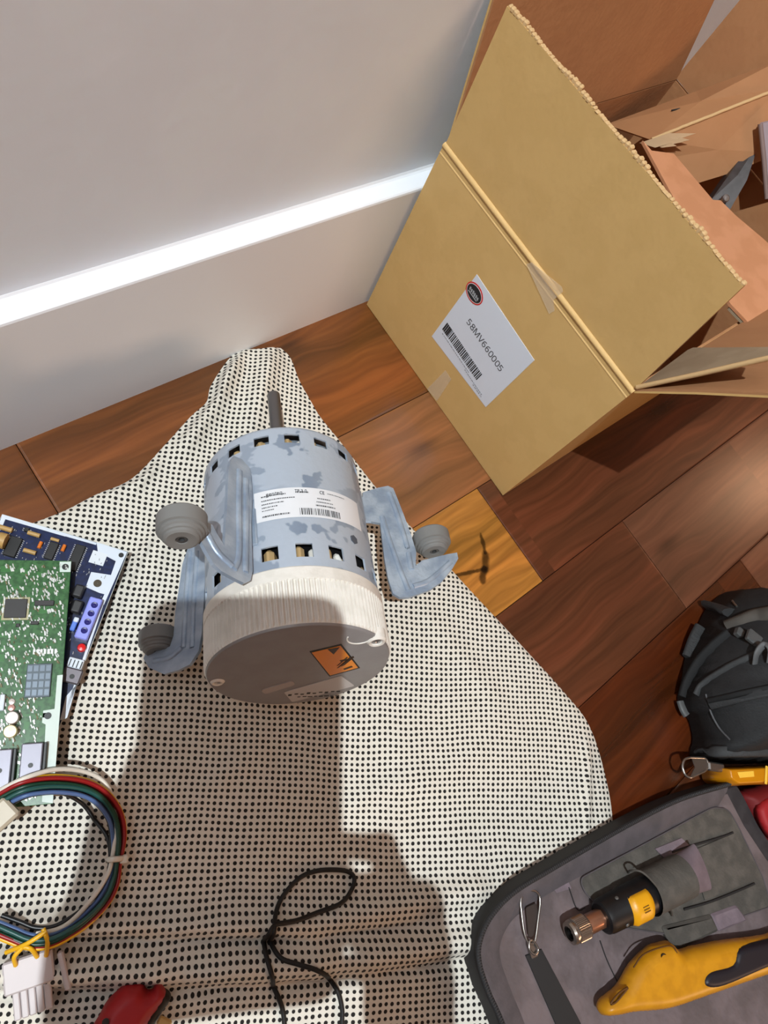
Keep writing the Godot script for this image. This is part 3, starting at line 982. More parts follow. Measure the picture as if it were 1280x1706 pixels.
	# three bent mounting arms with rubber grommets
	var arms := [
		[[Vector3(0.0741, 0.1724, 0.0052), Vector3(0.0901, 0.1784, 0.0063), Vector3(0.1, 0.1808, 0.007), Vector3(0.1048, 0.1779, 0.0073), Vector3(0.1065, 0.167, 0.0074), Vector3(0.1096, 0.1451, 0.0077), Vector3(0.1123, 0.1227, 0.0079), Vector3(0.1134, 0.105, 0.0079), Vector3(0.11, 0.0904, 0.0077), Vector3(0.1172, 0.096, 0.0082), Vector3(0.1418, 0.102, 0.0099), Vector3(0.1521, 0.1038, 0.0106), Vector3(0.1517, 0.0973, 0.0106), Vector3(0.1435, 0.0866, 0.01), Vector3(0.1303, 0.0732, 0.0091), Vector3(0.1182, 0.0657, 0.0083), Vector3(0.0985, 0.0592, 0.0069), Vector3(0.09, 0.059, 0.0063), Vector3(0.0844, 0.0632, 0.0059), Vector3(0.0827, 0.0782, 0.0058), Vector3(0.0829, 0.0991, 0.0058), Vector3(0.0852, 0.1369, 0.006), Vector3(0.0754, 0.139, 0.0053), Vector3(0.0694, 0.1444, 0.0049)],
			[[Vector3(0.0998, 0.1727, 0.007), Vector3(0.1033, 0.1458, 0.0072), Vector3(0.1058, 0.1155, 0.0074), Vector3(0.1054, 0.0868, 0.0074)], [Vector3(0.0881, 0.1444, 0.0062), Vector3(0.0907, 0.1189, 0.0063), Vector3(0.0945, 0.0901, 0.0066), Vector3(0.0987, 0.0657, 0.0069)], [Vector3(0.1038, 0.0698, 0.0073), Vector3(0.1197, 0.0754, 0.0084), Vector3(0.1434, 0.0936, 0.01)]], [Vector3(0.1312, 0.1113, 0.0092)]],
		[[Vector3(-0.0537, 0.1496, 0.0692), Vector3(-0.0466, 0.1504, 0.0647), Vector3(-0.0406, 0.1453, 0.061), Vector3(-0.0394, 0.1373, 0.0603), Vector3(-0.0396, 0.1189, 0.0604), Vector3(-0.042, 0.0878, 0.0619), Vector3(-0.0432, 0.0471, 0.0626), Vector3(-0.0452, 0.0384, 0.0639), Vector3(-0.0502, 0.0343, 0.067), Vector3(-0.0564, 0.0352, 0.0708), Vector3(-0.0667, 0.0373, 0.0773), Vector3(-0.0721, 0.0408, 0.0807), Vector3(-0.0783, 0.0507, 0.0846), Vector3(-0.0841, 0.0623, 0.0882), Vector3(-0.0853, 0.0687, 0.0889), Vector3(-0.0794, 0.0738, 0.0852), Vector3(-0.0725, 0.0731, 0.0809), Vector3(-0.0687, 0.0662, 0.0785), Vector3(-0.064, 0.0592, 0.0756), Vector3(-0.0626, 0.0775, 0.0748), Vector3(-0.0605, 0.1038, 0.0734), Vector3(-0.0588, 0.1311, 0.0723), Vector3(-0.0569, 0.1426, 0.0712)],
			[[Vector3(-0.0496, 0.1372, 0.0667), Vector3(-0.0517, 0.0979, 0.0679), Vector3(-0.0533, 0.0569, 0.0689), Vector3(-0.0574, 0.0426, 0.0715)], [Vector3(-0.0444, 0.1313, 0.0633), Vector3(-0.0465, 0.0839, 0.0647), Vector3(-0.0488, 0.0437, 0.0662)], [Vector3(-0.0777, 0.0659, 0.0842), Vector3(-0.0694, 0.0522, 0.079), Vector3(-0.0587, 0.0445, 0.0723)]], [Vector3(-0.093, 0.0565, 0.0937)]],
		[[Vector3(-0.0757, 0.1606, -0.0682), Vector3(-0.0621, 0.156, -0.0559), Vector3(-0.0624, 0.1298, -0.0562), Vector3(-0.0647, 0.0878, -0.0582), Vector3(-0.0662, 0.0625, -0.0596), Vector3(-0.0686, 0.0469, -0.0618), Vector3(-0.0754, 0.0375, -0.0679), Vector3(-0.0836, 0.0363, -0.0753), Vector3(-0.0951, 0.0376, -0.0856), Vector3(-0.1072, 0.049, -0.0965), Vector3(-0.1119, 0.0595, -0.1007), Vector3(-0.1092, 0.0663, -0.0983), Vector3(-0.1004, 0.0616, -0.0904), Vector3(-0.0909, 0.0612, -0.0818), Vector3(-0.0882, 0.0702, -0.0794), Vector3(-0.0871, 0.0931, -0.0784), Vector3(-0.0844, 0.1164, -0.076), Vector3(-0.0817, 0.1405, -0.0735)],
			[[Vector3(-0.0757, 0.1504, -0.0681), Vector3(-0.0785, 0.1009, -0.0706), Vector3(-0.0801, 0.055, -0.0721)], [Vector3(-0.0697, 0.147, -0.0627), Vector3(-0.0722, 0.0976, -0.065), Vector3(-0.0736, 0.052, -0.0663)], [Vector3(-0.1035, 0.0535, -0.0932), Vector3(-0.0907, 0.051, -0.0817), Vector3(-0.0815, 0.0556, -0.0734)]], [Vector3(-0.101, 0.0665, -0.091)]]]
	var rubber := mat("grommet_rubber", Color(0.47, 0.465, 0.455), 0.7)
	for i in 3:
		var arm: Array = arms[i]
		st = start()
		var ld := deg_to_rad([4.0, 148.0, 222.0][i])
		arm_sheet(st, arm[0], 0.0030, Vector3(cos(ld), 0, sin(ld)))
		var am := local_part("mounting_arm", st.commit(), armsteel, root)
		st = start()
		for rib in arm[1]:
			tube(st, smooth_path(rib, 5), 0.0034, 8, 0.9)
		local_part("pressed_rib", st.commit(), armsteel, am)
		# foot plate that joins arm and shell
		var a := deg_to_rad([4.0, 128.0, 222.0][i])
		var b := Basis(Vector3(cos(a), 0, sin(a)), Vector3.UP, Vector3(-sin(a), 0, cos(a)))
		local_part("weld_tab", box_mesh(Vector3([0.010, 0.006, 0.016][i], 0.030, 0.003), 0.001, Transform3D(b, Vector3(cos(a), 0, sin(a)) * (rs + 0.004) + Vector3.UP * ([0.153, 0.09, 0.10][i]))), armsteel, am)
		local_part("weld_foot", box_mesh(Vector3(0.0025, 0.034, 0.016), 0.001, Transform3D(b, Vector3(cos(a), 0, sin(a)) * (rs + 0.0006) + Vector3.UP * ([0.153, 0.09, 0.10][i]))), armsteel, am)
		var g: Vector3 = arm[2][0]
		var gm := local_part("rubber_grommet", lathe_mesh(PackedVector2Array([Vector2(0.0035, -0.003), Vector2(0.0042, -0.0055), Vector2(0.0100, -0.0060), Vector2(0.0116, -0.0050), Vector2(0.0120, -0.0034), Vector2(0.0132, -0.0030), Vector2(0.0136, -0.0012), Vector2(0.0150, -0.0004), Vector2(0.0150, 0.0014), Vector2(0.0168, 0.002), Vector2(0.0170, 0.0125), Vector2(0.0158, 0.014), Vector2(0.006, 0.0142), Vector2(0.0035, 0.011), Vector2(0.0035, -0.003)]), 36, Transform3D(Basis(), g)), rubber, am)
		local_part("grommet_sleeve", lathe_mesh(PackedVector2Array([Vector2(0.0022, -0.0050), Vector2(0.0036, -0.0052), Vector2(0.0036, 0.01), Vector2(0.0022, 0.01), Vector2(0.0022, -0.0050)]), 18, Transform3D(Basis(), g)), mat("sleeve_steel", Color(0.4, 0.4, 0.4), 0.4, 0.7), gm)
# ------------------------------------------------------------------ carton
func build_carton() -> void:
	var root := thing("cardboard_carton", "large open cardboard carton with raised flaps and a white barcode label, against the wall", "box", Vector3(0.66, 0, -0.178))
	var kraft := blotch("kraft_outside", Color(0.81, 0.66, 0.418), Color(0.797, 0.648, 0.407), 0.75, 4.0, 41, 0.4, 0.6, 0.0, 0.025)
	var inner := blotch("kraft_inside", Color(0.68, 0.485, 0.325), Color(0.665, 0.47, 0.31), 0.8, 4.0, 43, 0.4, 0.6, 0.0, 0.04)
	var edge := mat("kraft_edge", Color(0.80, 0.66, 0.47), 0.85)
	var t := 0.004
	var x0 := 0.476
	var x1 := 0.843
	var z0 := -0.318
	var z1 := -0.037
	var hh := 0.234
	# each wall: an outer sheet and a redder inner sheet
	var wall := func(called: String, a: Vector3, b: Vector3, c: Vector3, d: Vector3, out: Vector3) -> MeshInstance3D:
		var w := part(called, panel_mesh([a, b, c, d], t * 0.5, out), kraft, root)
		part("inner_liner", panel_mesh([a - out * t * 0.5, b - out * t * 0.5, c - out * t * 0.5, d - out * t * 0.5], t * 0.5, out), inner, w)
		return w
	var front: MeshInstance3D = wall.call("front_wall", Vector3(x0, 0.001, z0), Vector3(x0, 0.001, z1), Vector3(x0, hh, z1), Vector3(x0, hh, z0), Vector3.LEFT)
	wall.call("side_wall", Vector3(x0 + t + 0.0002, 0.001, z1), Vector3(x1 - t - 0.0002, 0.001, z1), Vector3(x1 - t - 0.0002, hh, z1), Vector3(x0 + t + 0.0002, hh, z1), Vector3.BACK)
	wall.call("side_wall", Vector3(x0 + t + 0.0002, 0.001, z0), Vector3(x1 - t - 0.0002, 0.001, z0), Vector3(x1 - t - 0.0002, hh, z0), Vector3(x0 + t + 0.0002, hh, z0), Vector3.FORWARD)
	wall.call("back_wall", Vector3(x1, 0.001, z0), Vector3(x1, 0.001, z1), Vector3(x1, hh, z1), Vector3(x1, hh, z0), Vector3.RIGHT)
	part("bottom", box_mesh(Vector3(x1 - x0 - 0.0095, 0.004, z1 - z0 - 0.0095), 0.0, Transform3D(Basis(), Vector3((x0 + x1) / 2, 0.0035, (z0 + z1) / 2))), inner, root)
	# scored fold above the front wall: two soft beads
	var st := start()
	tube(st, smooth_path([Vector3(x0 + 0.0014, hh + 0.001, z0), Vector3(x0 + 0.0010, hh + 0.0015, -0.18), Vector3(x0 + 0.0014, hh + 0.002, z1)], 8), 0.0029, 10)
	tube(st, smooth_path([Vector3(x0 + 0.0012, hh - 0.0075, z0), Vector3(x0 + 0.0012, hh - 0.007, -0.18), Vector3(x0 + 0.0012, hh - 0.0065, z1)], 8), 0.0017, 8)
	part("fold_crease", st.commit(), blotch("kraft_crease", Color(0.87, 0.72, 0.48), Color(0.85, 0.70, 0.46), 0.7, 4.0, 41), front)
	# flaps
	var flap := func(called: String, pts: Array, out: Vector3) -> MeshInstance3D:
		var w := part(called, panel_mesh(pts, t * 0.5, out), kraft, root)
		var ins := []
		for p in pts:
			ins.append(p - out * t * 0.5)
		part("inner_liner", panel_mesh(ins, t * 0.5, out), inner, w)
		return w
	var ff := [Vector3(x0 + 0.001, hh + 0.004, z0 + 0.001), Vector3(x0 + 0.001, hh + 0.005, z1 - 0.001), Vector3(0.47, 0.3683, -0.0464), Vector3(0.471, 0.3617, -0.3171)]
	var fflap: MeshInstance3D = flap.call("front_flap", ff, Vector3.LEFT)
	# torn corrugation along the flap's free edge
	st = start()
	var rng := RandomNumberGenerator.new()
	rng.seed = 5
	var ea: Vector3 = ff[3]
	var eb: Vector3 = ff[2]
	var dir := (eb - ea).normalized()
	var cnt := 74
	for k in cnt:
		var p := ea.lerp(eb, (k + 0.5) / cnt)
		var hgt := rng.randf_range(0.0025, 0.0055) * (0.6 + 0.4 * sin(k * 0.35))
		var bs := Basis(dir, Vector3.UP, dir.cross(Vector3.UP)) * Basis(Vector3.UP, rng.randf_range(-0.3, 0.3))
		rbox(st, Vector3(0.0030 + rng.randf() * 0.0012, hgt, 0.0042), 0.0009, Transform3D(bs, p + Vector3(0.0020 + rng.randf_range(-0.0005, 0.0005), hgt * 0.25, 0)))
	part("torn_edge", st.commit(), edge, fflap).set_meta("kind", "stuff")
	flap.call("side_flap", [Vector3(x0 + 0.004, hh + 0.002, z0), Vector3(x1 - 0.002, hh + 0.002, z0), Vector3(x1 - 0.035, hh + 0.135, -0.3385), Vector3(x0 - 0.002, hh + 0.137, -0.3385)], Vector3(0, 0.15, -1).normalized())
	flap.call("back_flap", [Vector3(x1, hh + 0.002, z0 + 0.002), Vector3(x1, hh + 0.002, z1 - 0.002), Vector3(x1 + 0.012, hh + 0.137, z1 - 0.004), Vector3(x1 + 0.012, hh + 0.137, z0 + 0.004)], Vector3(1, -0.09, 0).normalized())
	# the near side flap is bent out and up over the floor
	var rn := Vector3(0, 0.063, -0.092).normalized()
	flap.call("side_flap", [Vector3(x0 + 0.001, hh + 0.002, z1 + 0.001), Vector3(0.476, 0.2838, -0.0051), Vector3(0.476, 0.3297, 0.0269), Vector3(0.476, 0.3297, 0.0269) + Vector3(0.36, 0.0, 0.0), Vector3(x1, hh + 0.002, z1 + 0.001)], -Vector3(0, 0.09, -0.063).normalized().rotated(Vector3.RIGHT, 0.0))
	# label with logo, number and barcode
	var lab := part("shipping_label", slab_mesh(PackedVector2Array([Vector2(-0.2191, 0.1736), Vector2(-0.1192, 0.1672), Vector2(-0.123, 0.0688), Vector2(-0.2228, 0.065)]), 0.0005, Transform3D(Basis(Vector3(0, 0, 1), Vector3(-1, 0, 0), Vector3(0, 1, 0)), Vector3(x0, 0, 0))), mat("shipping_label_paper", Color(0.84, 0.86, 0.90), 0.35), root, "white label printed with a number, a barcode and an oval red and black logo")
	var lx := Vector3(0, -0.004, 0.1).normalized()
	var lf := func(o: Vector3, lift: float) -> Transform3D:
		return frame(o + Vector3(-0.0005 - lift, 0, 0), Vector3(0, -0.055, 1), Vector3.LEFT)
	part("label_number", lettering("58MV660005", 0.0108, lf.call(Vector3(0.476, 0.1264, -0.1993), 0.0001)), mat("grey_ink", Color(0.30, 0.30, 0.32), 0.6), lab)
	st = start()
	var bf: Transform3D = lf.call(Vector3(0.476, 0.0928, -0.2167), 0.0002)
	var u := 0.0
	while u < 0.066:
		var w := rng.randf_range(0.0005, 0.0016) * (1.4 if u < 0.008 else 1.0)
		rbox(st, Vector3(w, 0.0003, 0.0125), 0.0, bf * Transform3D(Basis(), Vector3(u + w / 2, 0, 0)))
		u += w + rng.randf_range(0.0005, 0.0014) * (0.4 if u < 0.008 else 1.0)
	part("barcode", st.commit(), mat("black_ink", Color(0.10, 0.10, 0.11), 0.6), lab)
	st = start()
	for ln in [[0.004, 0.0100, 0.055], [0.050, 0.0128, 0.082], [0.068, 0.0154, 0.083]]:
		u = ln[0]
		while u < ln[2]:
			var w := rng.randf_range(0.0008, 0.0022)
			rbox(st, Vector3(w, 0.0002, 0.0012), 0.0, bf * Transform3D(Basis(), Vector3(u, 0, ln[1])))
			u += w + 0.0007
	part("fine_print", st.commit(), mat("pale_ink", Color(0.58, 0.59, 0.62), 0.6), lab)
	var lo: Transform3D = lf.call(Vector3(0.476, 0.1564, -0.2097), 0.0001)
	var ell := func(rx: float, ry: float) -> PackedVector2Array:
		var p := PackedVector2Array()
		for k in 36:
			p.append(Vector2(cos(TAU * k / 36.0) * rx, sin(TAU * k / 36.0) * ry))
		return p
	part("logo_ring", slab_mesh(ell.call(0.0122, 0.0105), 0.0003, lo), mat("red_ink", Color(0.80, 0.14, 0.12), 0.5), lab)
	part("logo_gap", slab_mesh(ell.call(0.0109, 0.0090), 0.0004, lo), mat("white_ink", Color(0.85, 0.82, 0.83), 0.5), lab)
	part("logo_oval", slab_mesh(ell.call(0.0104, 0.0082), 0.0005, lo), mat("black_ink", Color(0.10, 0.10, 0.11), 0.6), lab)
	st = start()
	for k in 6:
		rbox(st, Vector3(0.0017, 0.0003, 0.0042 - 0.0004 * absf(k - 2.5)), 0.0, lo * Transform3D(Basis(Vector3.UP, 0.25), Vector3(-0.0065 + 0.0026 * k, 0.0006, 0.0004 * (k % 2))))
	rbox(st, Vector3(0.014, 0.0003, 0.0009), 0.0, lo * Transform3D(Basis(), Vector3(0, 0.0006, 0.0036)))
	part("logo_print", st.commit(), mat("logo_grey", Color(0.62, 0.63, 0.64), 0.5), lab)
	# clear tape stubs and scuffs
	var tape := mat("clear_tape", Color(0.95, 0.88, 0.76, 0.28), 0.3)
	tape.transparency = BaseMaterial3D.TRANSPARENCY_ALPHA
	part("tape_stub", panel_mesh([Vector3(0.4745, 0.2295, -0.1842), Vector3(0.4735, 0.2362, -0.1808), Vector3(0.4735, 0.2458, -0.1453), Vector3(0.474, 0.2433, -0.1419), Vector3(0.4745, 0.2293, -0.1436), Vector3(0.4752, 0.2225, -0.1365), Vector3(0.4752, 0.2156, -0.1384)], 0.0004, Vector3.LEFT), tape, front, "clear tape stub over the fold")
	part("tape_stub", panel_mesh([Vector3(0.4754, 0.0022, -0.1901), Vector3(0.4754, 0.0496, -0.1859), Vector3(0.4754, 0.0489, -0.1738), Vector3(0.4754, 0.0038, -0.1714)], 0.0003, Vector3.LEFT), tape, front)
	# packing pieces inside
	var pad := thing("cardboard_pad", "kraft cardboard pad, painted lit salmon, lying across the carton opening behind the front flap", "packing", Vector3(0.6873, 0.242, -0.1091))
	var pp := [Vector3(0.7006, 0.243, -0.2511), Vector3(0.7016, 0.243, -0.2369), Vector3(0.7287, 0.243, -0.225), Vector3(0.7301, 0.243, -0.1827), Vector3(0.7308, 0.243, -0.1612), Vector3(0.741, 0.243, -0.1571), Vector3(0.7449, 0.243, -0.1355), Vector3(0.7567, 0.243, -0.1006), Vector3(0.7634, 0.243, -0.0763), Vector3(0.6491, 0.243, 0.0147), Vector3(0.6531, 0.243, -0.0066), Vector3(0.6453, 0.243, -0.0588), Vector3(0.6582, 0.243, -0.1037)]
	st = start()
	var pts2 := PackedVector2Array()
	for p in pp:
		pts2.append(Vector2(p.x, p.z))
	slab(st, pts2, 0.003, Transform3D(Basis(), Vector3(0, 0.241, 0)))
	part("top_sheet", st.commit(), blotch("kraft_inside_lit", Color(0.80, 0.56, 0.40), Color(0.77, 0.53, 0.37), 0.8, 5.0, 47), pad)  # inside kraft, lightened where lamp light falls on the pad
	st = start()
	slab(st, PackedVector2Array([Vector2(0.6564, -0.0598), Vector2(0.6697, 0.0074), Vector2(0.6567, 0.0177), Vector2(0.6462, -0.0566)]), 0.0025, Transform3D(Basis(), Vector3(0, 0.2375, 0)))
	part("corrugated_edge", st.commit(), mat("grey_board", Color(0.62, 0.56, 0.46), 0.8), pad)
	# folded insert that has sprung up beside the wall
	var ins := thing("folded_insert", "folded brown cardboard insert with a torn end, sprung up inside the carton by the wall", "packing", Vector3(0.77, 0.004, -0.25))
	var r1 := Vector3(0.72, 0.2397, -0.2511)
	var r2 := Vector3(0.838, 0.3055, -0.2171)
	part("upper_sheet", panel_mesh([r1, r2, Vector3(0.838, 0.3209, -0.2372), Vector3(0.825, 0.2502, -0.282), Vector3(0.735, 0.204, -0.3091)], 0.003, (r2 - r1).cross(Vector3(0, 0.3, -0.9)).normalized()), inner, ins)
	part("front_sheet", panel_mesh([r1, r2, Vector3(0.838, 0.2681, -0.1684), Vector3(0.8, 0.2399, -0.1819), Vector3(0.765, 0.2219, -0.1948), Vector3(0.742, 0.2317, -0.229)], 0.003, Vector3(-0.3, 0.4, 0.8).normalized()), inner, ins)
	var ridge := PackedVector3Array()
	for k in 30:
		ridge.append(r1.lerp(r2, k / 29.0) + Vector3(rng.randf_range(-0.0004, 0.0004), rng.randf_range(0, 0.0008), 0))
	part("ridge_edge", tube_mesh(ridge, 0.0018, 6), edge, ins)
	st = start()
	for k in 5:
		var a := Vector3(0.712, 0.2333, -0.2561).lerp(Vector3(0.72, 0.2401, -0.2515), k / 4.0)
		var b: Vector3 = [Vector3(0.728, 0.2496, -0.2338), Vector3(0.742, 0.2659, -0.2251), Vector3(0.734, 0.2562, -0.2266), Vector3(0.73, 0.2503, -0.2284), Vector3(0.738, 0.2596, -0.2242)][k]
		var mid := a.lerp(b, 0.5)
		panel(st, [a, mid + Vector3(0, 0.003, -0.003), b, mid + Vector3(-0.001, -0.003, 0.003)], 0.0012, Vector3(-0.4, 0.8, 0.4).normalized())
	part("torn_end", st.commit(), mat("torn_paper", Color(0.74, 0.62, 0.48), 0.9), ins)
	st = start()
	tube(st, PackedVector3Array([Vector3(0.768, 0.248, -0.2705), Vector3(0.776, 0.2514, -0.2671), Vector3(0.776, 0.2516, -0.2643), Vector3(0.79, 0.2573, -0.2585)]), 0.0008, 5)
	part("pen_stroke", st.commit(), mat("black_ink", Color(0.10, 0.10, 0.11), 0.6), ins)
	# loose pieces down in the carton
	var spacer := thing("board_spacer", "grey-beige folded cardboard strip wedged under the pad at the carton's near corner", "packing", Vector3(0.49, 0.2552, -0.0334))
	part("strip_face", panel_mesh([Vector3(0.478, 0.2428, -0.0381), Vector3(0.48, 0.3535, 0.005), Vector3(0.5, 0.3442, 0.0012), Vector3(0.548, 0.2547, -0.0407), Vector3(0.545, 0.2513, -0.0418)], 0.0025, Vector3(-0.5, 0.8, -0.1).normalized()), blotch("grey_board_face", Color(0.66, 0.58, 0.47), Color(0.62, 0.54, 0.43), 0.8, 6.0, 49), spacer)
	part("strip_edge", tube_mesh(PackedVector3Array([Vector3(0.4765, 0.2427, -0.0383), Vector3(0.4775, 0.2981, -0.0157), Vector3(0.4785, 0.3537, 0.006)]), 0.0022, 6), edge, spacer)
	var bracket := thing("grey_bracket", "dull grey plastic bracket standing in the dark inside of the carton", "hardware", Vector3(0.79, 0.2369, -0.1769))
	part("bracket_leg", panel_mesh([Vector3(0.77, 0.2215, -0.1713), Vector3(0.79, 0.2412, -0.1811), Vector3(0.82, 0.2602, -0.1949), Vector3(0.825, 0.2666, -0.1907), Vector3(0.8, 0.2456, -0.165), Vector3(0.775, 0.2249, -0.1493)], 0.012, Vector3(-0.5, 0.7, 0.4).normalized()), blotch("bracket_plastic", Color(0.20, 0.17, 0.16), Color(0.26, 0.225, 0.22), 0.4, 20.0, 51), bracket)
	part("bracket_bolt", lathe_mesh(PackedVector2Array([Vector2(0.004, 0), Vector2(0.004, 0.004), Vector2(0.0028, 0.0052), Vector2(0.0001, 0.0054)]), 12, frame(Vector3(0.772, 0.2308, -0.1623), Vector3(0, 0, 1), Vector3(-0.5, 0.7, 0.4))), mat("screw_steel", Color(0.7, 0.7, 0.7), 0.3, 0.9), bracket)
	var divider := thing("carton_divider", "upright brown cardboard divider at the back of the carton, behind the pad", "packing", Vector3(0.8, 0.222, -0.1197))
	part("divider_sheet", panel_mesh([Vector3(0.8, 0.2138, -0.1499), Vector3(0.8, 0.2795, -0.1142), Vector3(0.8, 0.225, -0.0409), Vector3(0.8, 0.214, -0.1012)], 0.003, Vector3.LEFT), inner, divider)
	var booklet := thing("paper_booklet", "thin pale booklet standing on edge inside the carton, at the photo's right edge", "booklet", Vector3(0.81, 0.2671, -0.1649))
	part("pages", panel_mesh([Vector3(0.81, 0.2846, -0.1992), Vector3(0.82, 0.3006, -0.1867), Vector3(0.82, 0.2581, -0.1208), Vector3(0.81, 0.244, -0.1362)], 0.004, Vector3(-0.8, 0.3, 0.5).normalized()), mat("booklet_paper", Color(0.62, 0.56, 0.58), 0.6), booklet)
	part("spine", tube_mesh(PackedVector3Array([Vector3(0.809, 0.2846, -0.1994), Vector3(0.809, 0.2664, -0.1702), Vector3(0.809, 0.2444, -0.137)]), 0.0025, 6), mat("booklet_spine", Color(0.50, 0.42, 0.40), 0.6), booklet)

# ------------------------------------------------------------------ soft and moulded shapes
# outline (x,z) puffed up to height h, rounding off within «inset» of its edge; a lower half when «under» > 0
func pillow(outline: PackedVector2Array, y0: float, h: float, inset: float, grain := 5, under := 0.0, wobble := 0.0) -> ArrayMesh:
	var o := PackedVector2Array()
	var step := inset / grain
	for i in outline.size():
		var p := outline[i]
		var q := outline[(i + 1) % outline.size()]
		var n := maxi(1, int(ceil(p.distance_to(q) / step)))
		for k in n:
			o.append(p.lerp(q, k / float(n)))
	var pts := PackedVector2Array(o)
	var lo := o[0]
	var hi := o[0]
	for p in o:
		lo = lo.min(p)
		hi = hi.max(p)
	var dist := PackedFloat32Array()
	dist.resize(o.size())
	var row := 0
	var y := lo.y
	while y < hi.y:
		var x := lo.x + (step * 0.5 if row % 2 == 1 else 0.0)
		while x < hi.x:
			var p := Vector2(x, y)
			if Geometry2D.is_point_in_polygon(p, o):
				var d := 1e9
				for i in outline.size():
					d = minf(d, Geometry2D.get_closest_point_to_segment(p, outline[i], outline[(i + 1) % outline.size()]).distance_to(p))
				if d > step * 0.45:
					pts.append(p)
					dist.append(d)
			x += step * (1.0 if dist.size() < 9000 else 2.0)
		y += step * 0.87
		row += 1
	var idx := Geometry2D.triangulate_delaunay(pts)
	var ns := noise(17, 0.06, 3)
	var st := start()
	st.set_smooth_group(0)
	var lift := func(i: int, s: float) -> Vector3:
		var t := 1.0 - minf(dist[i] / inset, 1.0)
		var f := sqrt(maxf(0.0, 1.0 - t * t))
		var w := 0.0 if wobble == 0.0 else wobble * f * ns.get_noise_2d(pts[i].x * 1000.0, pts[i].y * 1000.0)
		return Vector3(pts[i].x, y0 + (h * f + w if s > 0.0 else -under * f), pts[i].y)
	for i in range(0, idx.size(), 3):
		var c := (pts[idx[i]] + pts[idx[i + 1]] + pts[idx[i + 2]]) / 3.0
		if not Geometry2D.is_point_in_polygon(c, o):
			continue
		for s in [1.0, -1.0]:
			var q := [lift.call(idx[i], s), lift.call(idx[i + 1], s), lift.call(idx[i + 2], s)]
			var e1 := pts[idx[i + 1]] - pts[idx[i]]
			var e2 := pts[idx[i + 2]] - pts[idx[i]]
			if (e1.x * e2.y - e1.y * e2.x > 0.0) != (s > 0.0):
				q.reverse()
			for p in q:
				st.add_vertex(p)
	st.index()
	st.generate_normals()
	return st.commit()

